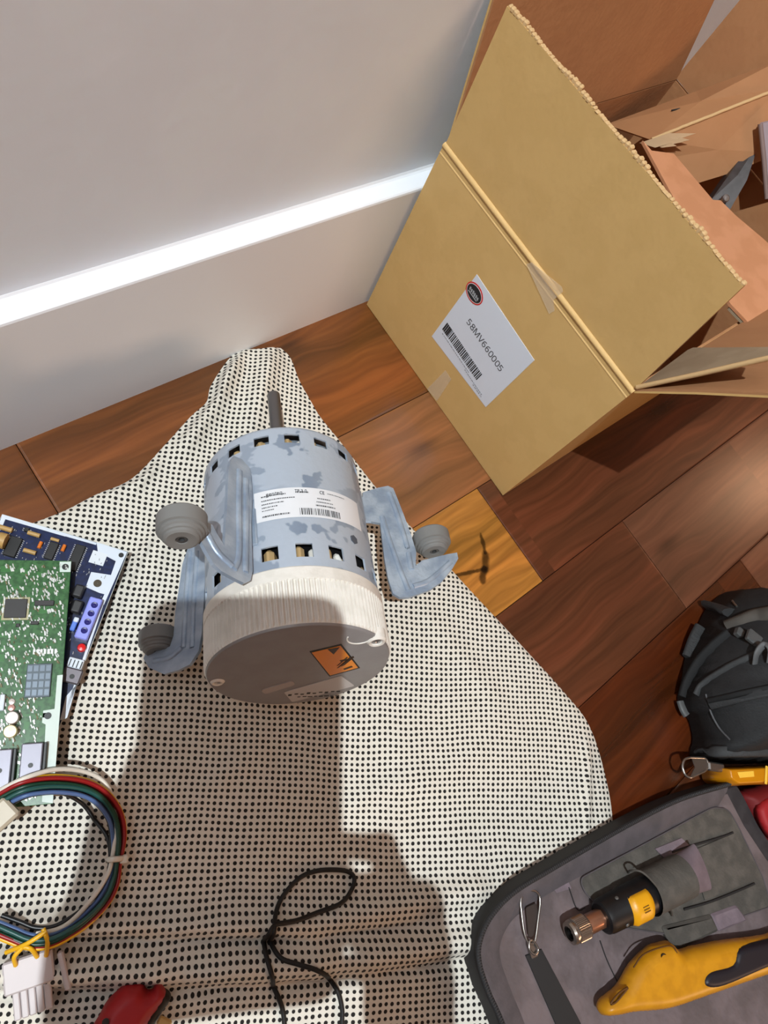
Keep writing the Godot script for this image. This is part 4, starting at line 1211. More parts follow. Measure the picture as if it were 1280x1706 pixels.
# rounded capsules [a, b, ra, rb] blended into one skin by surface nets
func skin(st: SurfaceTool, caps: Array, cell: float, k: float) -> void:
	var lo := Vector3.ONE * 1e9
	var hi := -lo
	for c in caps:
		for e in 2:
			var r: float = c[2 + e] + k + cell * 2.0
			lo = lo.min(c[e] - Vector3.ONE * r)
			hi = hi.max(c[e] + Vector3.ONE * r)
	var nx := int((hi.x - lo.x) / cell) + 2
	var ny := int((hi.y - lo.y) / cell) + 2
	var nz := int((hi.z - lo.z) / cell) + 2
	var field := PackedFloat32Array()
	field.resize(nx * ny * nz)
	field.fill(1.0)
	for c in caps:
		var a: Vector3 = c[0]
		var b: Vector3 = c[1]
		var ra: float = c[2]
		var rb: float = c[3]
		var ab := b - a
		var l2 := maxf(ab.length_squared(), 1e-9)
		var r := maxf(ra, rb) + k * 1.5 + cell * 2.0
		var i0 := ((a.min(b) - Vector3.ONE * r - lo) / cell).clamp(Vector3.ZERO, Vector3(nx - 1, ny - 1, nz - 1))
		var i1 := ((a.max(b) + Vector3.ONE * r - lo) / cell).clamp(Vector3.ZERO, Vector3(nx - 1, ny - 1, nz - 1))
		for z in range(int(i0.z), int(i1.z) + 1):
			for y in range(int(i0.y), int(i1.y) + 1):
				var at := (z * ny + y) * nx
				for x in range(int(i0.x), int(i1.x) + 1):
					var p := lo + Vector3(x, y, z) * cell
					var t := clampf((p - a).dot(ab) / l2, 0.0, 1.0)
					var d := p.distance_to(a + ab * t) - lerpf(ra, rb, t)
					var f := field[at + x]
					var hh := maxf(k - absf(d - f), 0.0) / k
					field[at + x] = minf(d, f) - hh * hh * k * 0.25
	var vid := {}
	var verts := PackedVector3Array()
	var sx := 1
	var sy := nx
	var sz := nx * ny
	for z in nz - 1:
		for y in ny - 1:
			for x in nx - 1:
				var at := z * sz + y * sy + x
				var f0 := field[at]
				if f0 > cell * 3.0 or f0 < -cell * 3.0:
					continue
				var v := [f0, field[at + 1], field[at + sy], field[at + sy + 1], field[at + sz], field[at + sz + 1], field[at + sz + sy], field[at + sz + sy + 1]]
				var acc := Vector3.ZERO
				var cnt := 0
				for e in [[0, 1], [2, 3], [4, 5], [6, 7], [0, 2], [1, 3], [4, 6], [5, 7], [0, 4], [1, 5], [2, 6], [3, 7]]:
					var va: float = v[e[0]]
					var vb: float = v[e[1]]
					if (va < 0.0) != (vb < 0.0):
						var t := va / (va - vb)
						var pa := Vector3(e[0] & 1, (e[0] >> 1) & 1, e[0] >> 2)
						var pb := Vector3(e[1] & 1, (e[1] >> 1) & 1, e[1] >> 2)
						acc += pa.lerp(pb, t)
						cnt += 1
				if cnt > 0:
					vid[at] = verts.size()
					verts.append(lo + (Vector3(x, y, z) + acc / cnt) * cell)
	var val := func(p: Vector3) -> float:
		var q := ((p - lo) / cell).clamp(Vector3.ZERO, Vector3(nx - 2, ny - 2, nz - 2))
		var i := Vector3i(q)
		var f := q - Vector3(i)
		var at := i.z * sz + i.y * sy + i.x
		return lerpf(lerpf(lerpf(field[at], field[at + 1], f.x), lerpf(field[at + sy], field[at + sy + 1], f.x), f.y), lerpf(lerpf(field[at + sz], field[at + sz + 1], f.x), lerpf(field[at + sz + sy], field[at + sz + sy + 1], f.x), f.y), f.z)
	var nrm := PackedVector3Array()
	for p in verts:
		var e := cell * 0.6
		nrm.append(Vector3(val.call(p + Vector3(e, 0, 0)) - val.call(p - Vector3(e, 0, 0)), val.call(p + Vector3(0, e, 0)) - val.call(p - Vector3(0, e, 0)), val.call(p + Vector3(0, 0, e)) - val.call(p - Vector3(0, 0, e))).normalized())
	for at in vid:
		for ax in [[sx, sy, sz], [sy, sz, sx], [sz, sx, sy]]:
			var f0: float = field[at]
			var f1: float = field[at + ax[0]]
			if (f0 < 0.0) == (f1 < 0.0):
				continue
			var q := [at, at - ax[1], at - ax[1] - ax[2], at - ax[2]]
			if not (vid.has(q[1]) and vid.has(q[2]) and vid.has(q[3])):
				continue
			var ids := [vid[q[0]], vid[q[1]], vid[q[2]], vid[q[3]]]
			var g: Vector3 = nrm[ids[0]]
			var face := (verts[ids[2]] - verts[ids[0]]).cross(verts[ids[1]] - verts[ids[0]])
			for e in ([0, 1, 2, 0, 2, 3] if face.dot(g) > 0.0 else [0, 2, 1, 0, 3, 2]):
				st.set_normal(nrm[ids[e]])
				st.add_vertex(verts[ids[e]])

# ------------------------------------------------------------------ circuit boards
func build_boards() -> void:
	# world frames on the boards' planes: x along the short top edge, z down the long edge
	var yb := 0.020
	var ba := Vector3(0.0194, 0.02, -0.2564)
	var bb := Vector3(0.0909, 0.02, -0.1759)
	var bc := Vector3(-0.0186, 0.02, -0.0758)
	var ux := (bb - ba).normalized()
	var bas := Basis(ux, Vector3.UP, ux.cross(Vector3.UP))
	var board := thing("blue_circuit_board", "dark blue circuit board with white printed edges, half under the green circuit board", "circuit board", (ba + bb) * 0.5 - Vector3(0, 0.02, 0))
	var silver := mat("solder", Color(0.82, 0.83, 0.84), 0.25, 0.85)
	var black := mat("chip_black", Color(0.085, 0.085, 0.09), 0.45)
	var silk := mat("silkscreen", Color(0.84, 0.87, 0.91), 0.5)
	var navy := blotch("navy_mask", Color(0.045, 0.10, 0.24), Color(0.06, 0.13, 0.30), 0.3, 30.0, 61)
	var len_b := 0.205
	var wid_b := (bb - ba).length()
	var fb := Transform3D(bas, bb)
	var flat := Transform3D(Basis(Vector3.RIGHT, Vector3.UP, Vector3.BACK), Vector3.ZERO)
	part("board", box_mesh(Vector3(wid_b, 0.0016, len_b), 0.0002, fb * Transform3D(Basis(), Vector3(-wid_b / 2, -0.0008, len_b / 2))), navy, board)
	part("board_core", box_mesh(Vector3(wid_b + 0.0008, 0.0009, len_b + 0.0008), 0.0001, fb * Transform3D(Basis(), Vector3(-wid_b / 2, -0.0008, len_b / 2))), mat("board_edge", Color(0.80, 0.82, 0.80), 0.6), board)
	part("shade_block", box_mesh(Vector3(wid_b - 0.004, 0.013, len_b - 0.004), 0.001, fb * Transform3D(Basis(), Vector3(-wid_b / 2, -0.009, len_b / 2))), black, board)  # black block standing in for the shaded gap under the board
	var on := func(o: Vector3, lift: float) -> Transform3D:
		return Transform3D(bas, o + Vector3(0, lift, 0))
	var st := start()
	var tops := Transform3D(Basis(), Vector3(0, yb, 0))
	for poly in [[Vector2(0.0194, -0.2564), Vector2(0.0549, -0.2161), Vector2(0.0532, -0.2138), Vector2(0.0195, -0.2513), Vector2(0.0118, -0.2438), Vector2(0.0107, -0.2468)], [Vector2(0.0549, -0.2161), Vector2(0.0724, -0.1961), Vector2(0.071, -0.1946), Vector2(0.0533, -0.2141)], [Vector2(0.0726, -0.1966), Vector2(0.0903, -0.1759), Vector2(0.0508, -0.1434), Vector2(0.0509, -0.1477), Vector2(0.0558, -0.1516), Vector2(0.053, -0.1546), Vector2(0.046, -0.165), Vector2(0.056, -0.1747), Vector2(0.0685, -0.164), Vector2(0.078, -0.1732), Vector2(0.0694, -0.1884)], [Vector2(0.0513, -0.1444), Vector2(-0.018, -0.076), Vector2(-0.019, -0.0778), Vector2(0.0502, -0.1463)], [Vector2(-0.0217, -0.0774), Vector2(-0.0094, -0.0917), Vector2(0.0018, -0.0957), Vector2(-0.0165, -0.0761)]]:
		slab(st, PackedVector2Array(poly), 0.0003, tops)
	part("silkscreen_border", st.commit(), silk, board, "white printed border")
	part("mounting_hole", lathe_mesh(PackedVector2Array([Vector2(0.0022, 0.0), Vector2(0.0022, 0.0005), Vector2(0.0001, 0.0005)]), 16, on.call(Vector3(0.0845, 0.02, -0.1758), 0.0)), black, board)
	part("mounting_hole", lathe_mesh(PackedVector2Array([Vector2(0.0034, 0.0), Vector2(0.0034, 0.0005), Vector2(0.0001, 0.0005)]), 16, on.call(Vector3(0.0556, 0.02, -0.163), 0.0)), mat("brass_hole", Color(0.25, 0.20, 0.10), 0.5), board)
	var comp := func(called: String, o: Vector3, size: Vector3, m: Material, bev := 0.0006, root: Node3D = board, basis_: Basis = bas) -> MeshInstance3D:
		return part(called, box_mesh(size, bev, Transform3D(basis_, o + Vector3(0, size.y / 2, 0))), m, root)
	comp.call("paper_sticker", Vector3(0.0668, 0.02, -0.183), Vector3(0.0125, 0.0004, 0.0115), mat("sticker_paper", Color(0.86, 0.88, 0.90), 0.5), 0.0)
	for c in [[Vector3(0.0374, 0.02, -0.2071), 0.0075, 0.016], [Vector3(0.0515, 0.02, -0.1919), 0.0085, 0.024], [Vector3(0.0134, 0.02, -0.2254), 0.010, 0.018], [Vector3(0.0294, 0.02, -0.2338), 0.004, 0.004]]:
		var chip: MeshInstance3D = comp.call("chip", c[0], Vector3(c[1], 0.0028, c[2]), black)
		st = start()
		var n := int(c[2] / 0.0017)
		for k in n:
			for s in [-1, 1]:
				rbox(st, Vector3(0.0016, 0.0008, 0.0007), 0.0001, Transform3D(bas, c[0] + bas * Vector3(s * (c[1] / 2 + 0.0007), 0.0006, (k - (n - 1) / 2.0) * 0.0017)))
		part("chip_pins", st.commit(), silver, chip).set_meta("kind", "stuff")
	for o in [Vector3(0.0392, 0.024, -0.1636), Vector3(0.0317, 0.024, -0.1523)]:
		part("capacitor", pillow(rounded(PackedVector2Array([Vector2(o.x, o.z) + Vector2(bas.x.x, bas.x.z) * -0.0045 + Vector2(bas.z.x, bas.z.z) * -0.006, Vector2(o.x, o.z) + Vector2(bas.x.x, bas.x.z) * 0.0045 + Vector2(bas.z.x, bas.z.z) * -0.006, Vector2(o.x, o.z) + Vector2(bas.x.x, bas.x.z) * 0.0045 + Vector2(bas.z.x, bas.z.z) * 0.006, Vector2(o.x, o.z) + Vector2(bas.x.x, bas.x.z) * -0.0045 + Vector2(bas.z.x, bas.z.z) * 0.006]), 0.002), 0.021, 0.006, 0.002), mat("capacitor_grey", Color(0.17, 0.17, 0.18), 0.5), board)
	# lavender terminal block with four round entries
	var conn := part("terminal_block", box_mesh(Vector3(0.0105, 0.008, 0.036), 0.0008, Transform3D(bas, Vector3(0.0348, 0.024, -0.1382) + Vector3(0, 0.0, 0))), mat("lavender_plastic", Color(0.56, 0.59, 0.92), 0.4), board)
	for k in 4:
		var o := Vector3(0.0346, 0.028, -0.1373) + bas.z * (-0.0125 + 0.0075 * k)
		part("terminal_entry", lathe_mesh(PackedVector2Array([Vector2(0.0028, 0.0), Vector2(0.0026, 0.0006), Vector2(0.0012, 0.0003), Vector2(0.0001, 0.0008)]), 14, Transform3D(Basis(), o)), mat("terminal_blue", Color(0.10, 0.10, 0.42), 0.4), conn)
	comp.call("blue_connector", Vector3(0.0226, 0.02, -0.1396), Vector3(0.004, 0.006, 0.010), mat("pale_blue_plastic", Color(0.35, 0.50, 0.85), 0.4))
	comp.call("white_connector", Vector3(0.0261, 0.02, -0.1423), Vector3(0.004, 0.007, 0.004), silk)
	part("red_button", lathe_mesh(PackedVector2Array([Vector2(0.0034, 0), Vector2(0.0034, 0.004), Vector2(0.0028, 0.005), Vector2(0.0001, 0.0056)]), 20, on.call(Vector3(0.0188, 0.02, -0.1199), 0.0)), mat("red_plastic", Color(0.85, 0.06, 0.07), 0.35), board, "small red push button")
	var pins: MeshInstance3D = comp.call("pin_header", Vector3(0.0088, 0.02, -0.111), Vector3(0.012, 0.004, 0.008), silk)
	for k in 4:
		part("pin_gap", box_mesh(Vector3(0.0008, 0.0002, 0.006), 0.0, Transform3D(bas, Vector3(0.0087, 0.0242, -0.1103) + bas.x * (-0.0045 + 0.003 * k))), black, pins)
	var lug: MeshInstance3D = comp.call("metal_lug", Vector3(0.0017, 0.02, -0.1034), Vector3(0.015, 0.006, 0.012), mat("lug_metal", Color(0.42, 0.40, 0.42), 0.45, 0.6), 0.001)
	part("lug_hole", lathe_mesh(PackedVector2Array([Vector2(0.002, 0), Vector2(0.002, 0.0003), Vector2(0.0001, 0.0003)]), 12, on.call(Vector3(0.0017, 0.026, -0.1024), 0.0)), black, lug)
	var rng := RandomNumberGenerator.new()
	rng.seed = 21
	var tan := mat("resistor_tan", Color(0.72, 0.58, 0.35), 0.5)
	var orange := mat("resistor_orange", Color(0.85, 0.45, 0.12), 0.5)
	for c in [[Vector3(0.0158, 0.02, -0.2427), 0.011, 0.0045], [Vector3(0.0325, 0.02, -0.2275), 0.010, 0.004], [Vector3(0.0227, 0.02, -0.215), 0.010, 0.004], [Vector3(0.0446, 0.02, -0.2149), 0.007, 0.003], [Vector3(0.0088, 0.02, -0.2324), 0.006, 0.014]]:
		part("resistor", tube_mesh(PackedVector3Array([c[0] + bas.x * c[1] * 0.5 + Vector3(0, c[2] / 2, 0), c[0] - bas.x * c[1] * 0.5 + Vector3(0, c[2] / 2, 0)]), c[2] / 2, 8), tan, board)
	for o in [Vector3(0.0322, 0.02, -0.2164), Vector3(0.0469, 0.02, -0.2047)]:
		part("diode", tube_mesh(PackedVector3Array([o + bas.z * 0.003 + Vector3(0, 0.0016, 0), o - bas.z * 0.003 + Vector3(0, 0.0016, 0)]), 0.0016, 8), orange, board)
	st = start()
	for k in 130:
		var u := rng.randf_range(0.004, 0.06) if k < 60 else rng.randf_range(0.01, 0.1)
		var v := rng.randf_range(0.03, 0.1) if k < 60 else rng.randf_range(0.008, 0.035)
		rbox(st, Vector3(0.0007, 0.0007, rng.randf_range(0.001, 0.0026)), 0.0002, fb * Transform3D(Basis(Vector3.UP, rng.randf_range(-0.2, 0.3)), Vector3(-u, 0.0003, v)))
	part("solder_beads", st.commit(), silver, board).set_meta("kind", "stuff")
	# green board, lying on the blue one's parts
	var yg := 0.036
	var ga := Vector3(0.0005, 0.036, -0.2159)
	var gb := Vector3(0.046, 0.036, -0.187)
	var gc := Vector3(-0.053, 0.036, -0.0241)
	var gz := (gc - gb).normalized()
	var gx := Vector3.UP.cross(gz)
	var gbas := Basis(gx, Vector3.UP, gz)
	var glen := (gc - gb).length()
	var gw := 0.135
	var fg := Transform3D(gbas, gb)
	var green := thing("green_circuit_board", "bright green circuit board dotted with silver solder, lying on the blue circuit board", "circuit board", (gb + gc) * 0.5 - Vector3(0, 0.016, 0))
	var gm := blotch("green_mask", Color(0.15, 0.32, 0.16), Color(0.23, 0.41, 0.23), 0.3, 40.0, 63)
	var toleft := 1.0 if gx.dot(ga - gb) > 0.0 else -1.0
	part("board", box_mesh(Vector3(gw, 0.0017, glen), 0.0003, fg * Transform3D(Basis(), Vector3(toleft * gw / 2, -0.0009, glen / 2))), gm, green)
	var gtop := Transform3D(Basis(), Vector3(0, yg - 0.0001, 0))
	part("silkscreen_border", slab_mesh(PackedVector2Array([Vector2(-0.0069, -0.1075), Vector2(-0.0033, -0.1057), Vector2(-0.0445, -0.0382), Vector2(-0.0528, -0.0245), Vector2(-0.0584, -0.0297), Vector2(-0.031, -0.0785), Vector2(-0.0325, -0.0811), Vector2(-0.0277, -0.0888), Vector2(-0.0204, -0.0854)]), 0.0003, gtop), mat("silkscreen_pale", Color(0.80, 0.85, 0.82), 0.5), green, "white printed strip along the edge")
	part("corner_pad", slab_mesh(PackedVector2Array([Vector2(0.0377, -0.1907), Vector2(0.0454, -0.1864), Vector2(0.0408, -0.1785), Vector2(0.0337, -0.1827)]), 0.0003, gtop), mat("silkscreen_pale", Color(0.80, 0.85, 0.82), 0.5), green)
	for o in [Vector3(0.0394, 0.036, -0.1845), Vector3(-0.0267, 0.036, -0.0834)]:
		part("mounting_hole", lathe_mesh(PackedVector2Array([Vector2(0.0026, 0.0), Vector2(0.0026, 0.0005), Vector2(0.0001, 0.0005)]), 16, Transform3D(Basis(), o)), black, green)
	var gcomp := func(called: String, o: Vector3, size: Vector3, m: Material, bev := 0.0004) -> MeshInstance3D:
		return part(called, box_mesh(size, bev, Transform3D(gbas, o + Vector3(0, size.y / 2, 0))), m, green)
	var chipg := mat("chip_grey", Color(0.17, 0.16, 0.16), 0.5)
	var qfp: MeshInstance3D = gcomp.call("processor_chip", Vector3(-0.0081, 0.036, -0.1719), Vector3(0.0162, 0.0016, 0.0155), chipg)
	part("chip_legs", box_mesh(Vector3(0.0195, 0.0004, 0.0188), 0.0001, Transform3D(gbas, Vector3(-0.0081, 0.036, -0.1719) + Vector3(0, 0.0003, 0))), mat("leg_tin", Color(0.62, 0.60, 0.47), 0.45, 0.3), qfp)
	gcomp.call("chip", Vector3(0.0117, 0.036, -0.1649), Vector3(0.0145, 0.0014, 0.0045), chipg)
	gcomp.call("chip", Vector3(-0.0017, 0.036, -0.154), Vector3(0.006, 0.0014, 0.003), chipg)
	gcomp.call("chip", Vector3(-0.0129, 0.036, -0.1587), Vector3(0.003, 0.0012, 0.003), chipg)
	for k in 7:
		gcomp.call("solder_pad", Vector3(-0.0058, 0.036, -0.1293) + gbas.x * (-0.0078 + 0.0026 * k), Vector3(0.0019, 0.0006, 0.0042), mat("bright_tin", Color(0.88, 0.89, 0.88), 0.3, 0.4))
	var heat: MeshInstance3D = gcomp.call("heat_pad", Vector3(-0.02, 0.036, -0.1112), Vector3(0.018, 0.0022, 0.026), mat("heat_pad", Color(0.33, 0.37, 0.40), 0.5, 0.2))
	for i in 4:
		for k in 4:
			part("pad_cell", box_mesh(Vector3(0.0036, 0.0004, 0.0048), 0.0001, Transform3D(gbas, Vector3(-0.02, 0.036, -0.1112) + Vector3(0, 0.0023, 0) + gbas.x * (-0.0066 + 0.0044 * i) + gbas.z * (-0.0093 + 0.0062 * k))), mat("heat_cell", Color(0.42, 0.46, 0.50), 0.35, 0.5), heat)
	for c in [[Vector3(-0.0475, 0.036, -0.0953), Color(0.74, 0.70, 0.68)], [Vector3(-0.0529, 0.036, -0.087), Color(0.86, 0.80, 0.62)]]:
		part("round_capacitor", lathe_mesh(PackedVector2Array([Vector2(0.0048, 0), Vector2(0.0048, 0.0075), Vector2(0.0042, 0.0083), Vector2(0.0001, 0.0084)]), 20, Transform3D(Basis(), c[0])), mat("can_%d" % int(c[1].b * 100), c[1], 0.3, 0.5), green)
	for c in [[Vector3(-0.0428, 0.036, -0.1073), 0.0026, Color(0.86, 0.82, 0.80)], [Vector3(-0.0451, 0.036, -0.1034), 0.0028, Color(0.80, 0.62, 0.58)]]:
		part("solder_dome", lathe_mesh(PackedVector2Array([Vector2(c[1], 0), Vector2(c[1] * 0.8, 0.0012), Vector2(0.0001, 0.0016)]), 14, Transform3D(Basis(), c[0])), mat("dome_%d" % int(c[2].b * 100), c[2], 0.3, 0.5), green)
	gcomp.call("white_bar", Vector3(-0.0485, 0.036, -0.1101), Vector3(0.0032, 0.004, 0.012), silk)
	var steelm := mat("relay_metal", Color(0.52, 0.51, 0.55), 0.4, 0.35)
	for c in [[Vector3(-0.0526, 0.042, -0.0571), 0.0148, 0.032], [Vector3(-0.0713, 0.042, -0.0659), 0.0148, 0.030]]:
		var rl: MeshInstance3D = part("power_tab", box_mesh(Vector3(c[1], 0.006, c[2]), 0.0008, Transform3D(gbas, c[0] + Vector3(0, -0.003, 0))), steelm, green)
		part("tab_shroud", box_mesh(Vector3(0.0022, 0.0055, c[2]), 0.0004, Transform3D(gbas, c[0] + gbas.x * -toleft * (c[1] / 2 + 0.0016) + Vector3(0, -0.0032, 0))), black, rl)
		part("tab_hole", lathe_mesh(PackedVector2Array([Vector2(0.0018, 0), Vector2(0.0018, 0.0003), Vector2(0.0001, 0.0003)]), 12, Transform3D(Basis(), c[0])), black, rl)
	# solder beads, slanted and bright like their glints, and tiny parts, too small to pick apart
	st = start()
	var st2 := start()
	var ns := noise(81, 0.35, 2)
	var made := 0
	while made < 1300:
		var u := rng.randf_range(0.003, 0.075)
		var v := rng.randf_range(0.004, glen - 0.004)
		var p := fg * Vector3(toleft * u, 0, v)
		if ns.get_noise_2d(u * 1000.0 * 0.3, v * 1000.0 * 0.3) < -0.12:
			continue
		if u < 0.012 and v > 0.085:
			continue
		made += 1
		var sz := Vector3(rng.randf_range(0.0007, 0.0014), 0.0008, rng.randf_range(0.0012, 0.0038))
		rbox(st if made % 5 != 0 else st2, sz, 0.0003, Transform3D(gbas * Basis(Vector3.UP, -0.35 * toleft + rng.randf_range(-0.2, 0.2)), p + Vector3(0, 0.0003, 0)))
	part("solder_beads", st.commit(), mat("bright_tin", Color(0.88, 0.89, 0.88), 0.3, 0.4), green).set_meta("kind", "stuff")
	part("tiny_resistors", st2.commit(), mat("tiny_tan", Color(0.45, 0.42, 0.30), 0.5), green).set_meta("kind", "stuff")
	# copper lands under the mask
	st = start()
	for k in 40:
		var u := rng.randf_range(0.006, 0.07)
		var v := rng.randf_range(0.006, glen - 0.02)
		rbox(st, Vector3(rng.randf_range(0.003, 0.008), 0.0002, rng.randf_range(0.0006, 0.006)), 0.0, fg * Transform3D(Basis(), Vector3(toleft * u, 0.0001, v)))
	part("traces", st.commit(), mat("mask_over_copper", Color(0.22, 0.44, 0.22), 0.3), green).set_meta("kind", "stuff")

# ------------------------------------------------------------------ wiring
func build_harness() -> void:
	var root := thing("wire_harness", "looped bundle of coloured wires with white plugs and a cable tie on the cloth", "wire harness", Vector3(-0.0734, 0.003, 0.0154))
	var px := [Vector3(-0.0852, 0.042, -0.0452), Vector3(-0.0734, 0.046, -0.0451), Vector3(-0.0608, 0.048, -0.0424), Vector3(-0.046, 0.04, -0.034), Vector3(-0.0324, 0.03, -0.0214), Vector3(-0.0251, 0.024, -0.0074), Vector3(-0.0236, 0.02, 0.009), Vector3(-0.0279, 0.018, 0.0231), Vector3(-0.0357, 0.018, 0.0362), Vector3(-0.0445, 0.018, 0.0473), Vector3(-0.0561, 0.021, 0.0552), Vector3(-0.0699, 0.025, 0.0581), Vector3(-0.0823, 0.028, 0.0578), Vector3(-0.095, 0.029, 0.055), Vector3(-0.1057, 0.029, 0.0471), Vector3(-0.113, 0.029, 0.0359), Vector3(-0.1211, 0.028, 0.0228)]
	var path := smooth_path(px, 6)
	var cen := Vector3(-0.0715, 0.02, 0.015)
	var cols := [["red", Color(0.55, 0.06, 0.07), 0.0052, 0.0018], ["yellow", Color(0.90, 0.68, 0.09), 0.0066, -0.0006], ["green", Color(0.05, 0.22, 0.15), 0.0026, 0.003], ["blue", Color(0.30, 0.40, 0.58), -0.0030, 0.0012], ["teal", Color(0.10, 0.30, 0.28), 0.0002, 0.0042], ["black", Color(0.05, 0.05, 0.06), -0.0052, -0.002], ["maroon", Color(0.45, 0.05, 0.06), 0.0044, -0.003], ["slate", Color(0.26, 0.32, 0.44), -0.0012, -0.003]]
	var n := path.size()
	for i in cols.size():
		var c: Array = cols[i]
		var wp := PackedVector3Array()
		for k in n:
			var t := k / float(n - 1)
			var rad := path[k] - cen
			rad.y = 0
			rad = rad.normalized()
			var tw := 0.9 * sin(t * 5.0 + i * 1.3)
			var o: float = c[2] + tw * 0.0011
			var squeeze := 1.0 - 0.42 * exp(-pow((t - 0.52) / 0.05, 2.0))
			wp.append(path[k] + rad * o * squeeze + Vector3.UP * (c[3] * squeeze + sin(t * 7.0 + i * 2.1) * 0.0012))
		part("wire", tube_mesh(wp, 0.00165, 8), mat("wire_" + c[0], c[1], 0.4), root, c[0] + " wire")
	# the slack white and black wires
	part("wire", tube_mesh(smooth_path([Vector3(-0.08, 0.045, -0.053), Vector3(-0.0712, 0.048, -0.0525), Vector3(-0.0567, 0.05, -0.0501), Vector3(-0.0405, 0.04, -0.0448), Vector3(-0.0278, 0.028, -0.0351), Vector3(-0.0193, 0.02, -0.0233), Vector3(-0.0166, 0.018, -0.0115), Vector3(-0.0193, 0.018, 0.0019), Vector3(-0.0249, 0.018, 0.0168), Vector3(-0.0338, 0.02, 0.0296), Vector3(-0.0425, 0.02, 0.0402), Vector3(-0.0494, 0.021, 0.0451), Vector3(-0.0606, 0.024, 0.0501), Vector3(-0.0772, 0.028, 0.0541), Vector3(-0.0893, 0.029, 0.0533), Vector3(-0.1021, 0.029, 0.0467)], 6), 0.0018, 8), mat("wire_white", Color(0.84, 0.81, 0.76), 0.4), root, "white wire")
	part("wire", tube_mesh(smooth_path([Vector3(-0.0716, 0.04, -0.0426), Vector3(-0.0587, 0.036, -0.0382), Vector3(-0.0459, 0.028, -0.0287), Vector3(-0.038, 0.014, -0.0129), Vector3(-0.0363, 0.01, 0.0031), Vector3(-0.0346, 0.012, 0.0195), Vector3(-0.0388, 0.016, 0.033), Vector3(-0.0471, 0.017, 0.0449)], 6), 0.0017, 8), mat("wire_black", Color(0.05, 0.05, 0.06), 0.4), root, "black wire")
	for y in [[Vector3(-0.0958, 0.036, 0.0461), Vector3(-0.0974, 0.035, 0.055), Vector3(-0.1035, 0.026, 0.0635)], [Vector3(-0.0945, 0.037, 0.0489), Vector3(-0.1081, 0.036, 0.0478), Vector3(-0.1229, 0.026, 0.0449)], [Vector3(-0.1114, 0.034, 0.0479), Vector3(-0.1079, 0.034, 0.0527), Vector3(-0.1085, 0.026, 0.0603)], [Vector3(-0.1216, 0.026, 0.056), Vector3(-0.1188, 0.032, 0.0503), Vector3(-0.1116, 0.034, 0.0482)]]:
		part("wire", tube_mesh(smooth_path(y, 5), 0.0016, 8), mat("wire_yellow", Color(0.90, 0.68, 0.09), 0.4), root, "yellow wire tail")
	# cable tie
	var tie := part("cable_tie", tube_mesh(smooth_path([Vector3(-0.042, 0.018, 0.0346), Vector3(-0.0396, 0.0245, 0.0352), Vector3(-0.0353, 0.025, 0.038), Vector3(-0.0323, 0.018, 0.0405), Vector3(-0.036, 0.0125, 0.0387), Vector3(-0.0404, 0.0125, 0.0359)], 5, true), 0.0022, 6, 0.5, Vector3.UP, true), mat("tie_nylon", Color(0.86, 0.83, 0.78), 0.35), root)
	part("tie_head", box_mesh(Vector3(0.0065, 0.0055, 0.0060), 0.001, Transform3D(Basis(Vector3.UP, -0.5), Vector3(-0.0322, 0.018, 0.0411))), mat("tie_nylon", Color(0.86, 0.83, 0.78), 0.35), tie)
	# beige plug at the left edge
	var pa := Vector3(-0.0735, 0.047, -0.0391)
	var pb := Vector3(-0.0923, 0.047, -0.0354)
	part("plug", box_mesh(Vector3(0.017, 0.012, (pb - pa).length()), 0.002, Transform3D(Basis.looking_at(pb - pa, Vector3.UP), (pa + pb) * 0.5)), mat("plug_beige", Color(0.74, 0.70, 0.62), 0.45), root, "beige plug")
	# white plug with prongs
	var a := Vector3(-0.1285, 0.024, 0.0497)
	var b := Vector3(-0.0984, 0.024, 0.0615)
	var xx := (b - a).normalized()
	var bs := Basis(xx, Vector3.UP, xx.cross(Vector3.UP))
	var w := (b - a).length()
	var white := mat("plug_white", Color(0.76, 0.72, 0.72), 0.45)
	var body := part("plug", box_mesh(Vector3(w, 0.012, 0.021), 0.0012, Transform3D(bs, (a + b) * 0.5 + bs.z * 0.0105 - Vector3(0, 0.004, 0))), white, root, "white plug with a row of prongs")
	for k in 5:
		part("prong", box_mesh(Vector3(0.0046, 0.008, 0.019), 0.0008, Transform3D(bs, a + bs.x * (0.0068 + (w - 0.0125) / 4.0 * k) + bs.z * 0.0285 - Vector3(0, 0.005, 0))), white, body)
	part("latch", box_mesh(Vector3(0.004, 0.007, 0.026), 0.001, Transform3D(bs * Basis(Vector3.UP, 0.12), b + bs.x * 0.0062 + bs.z * 0.017 - Vector3(0, 0.001, 0))), white, body)

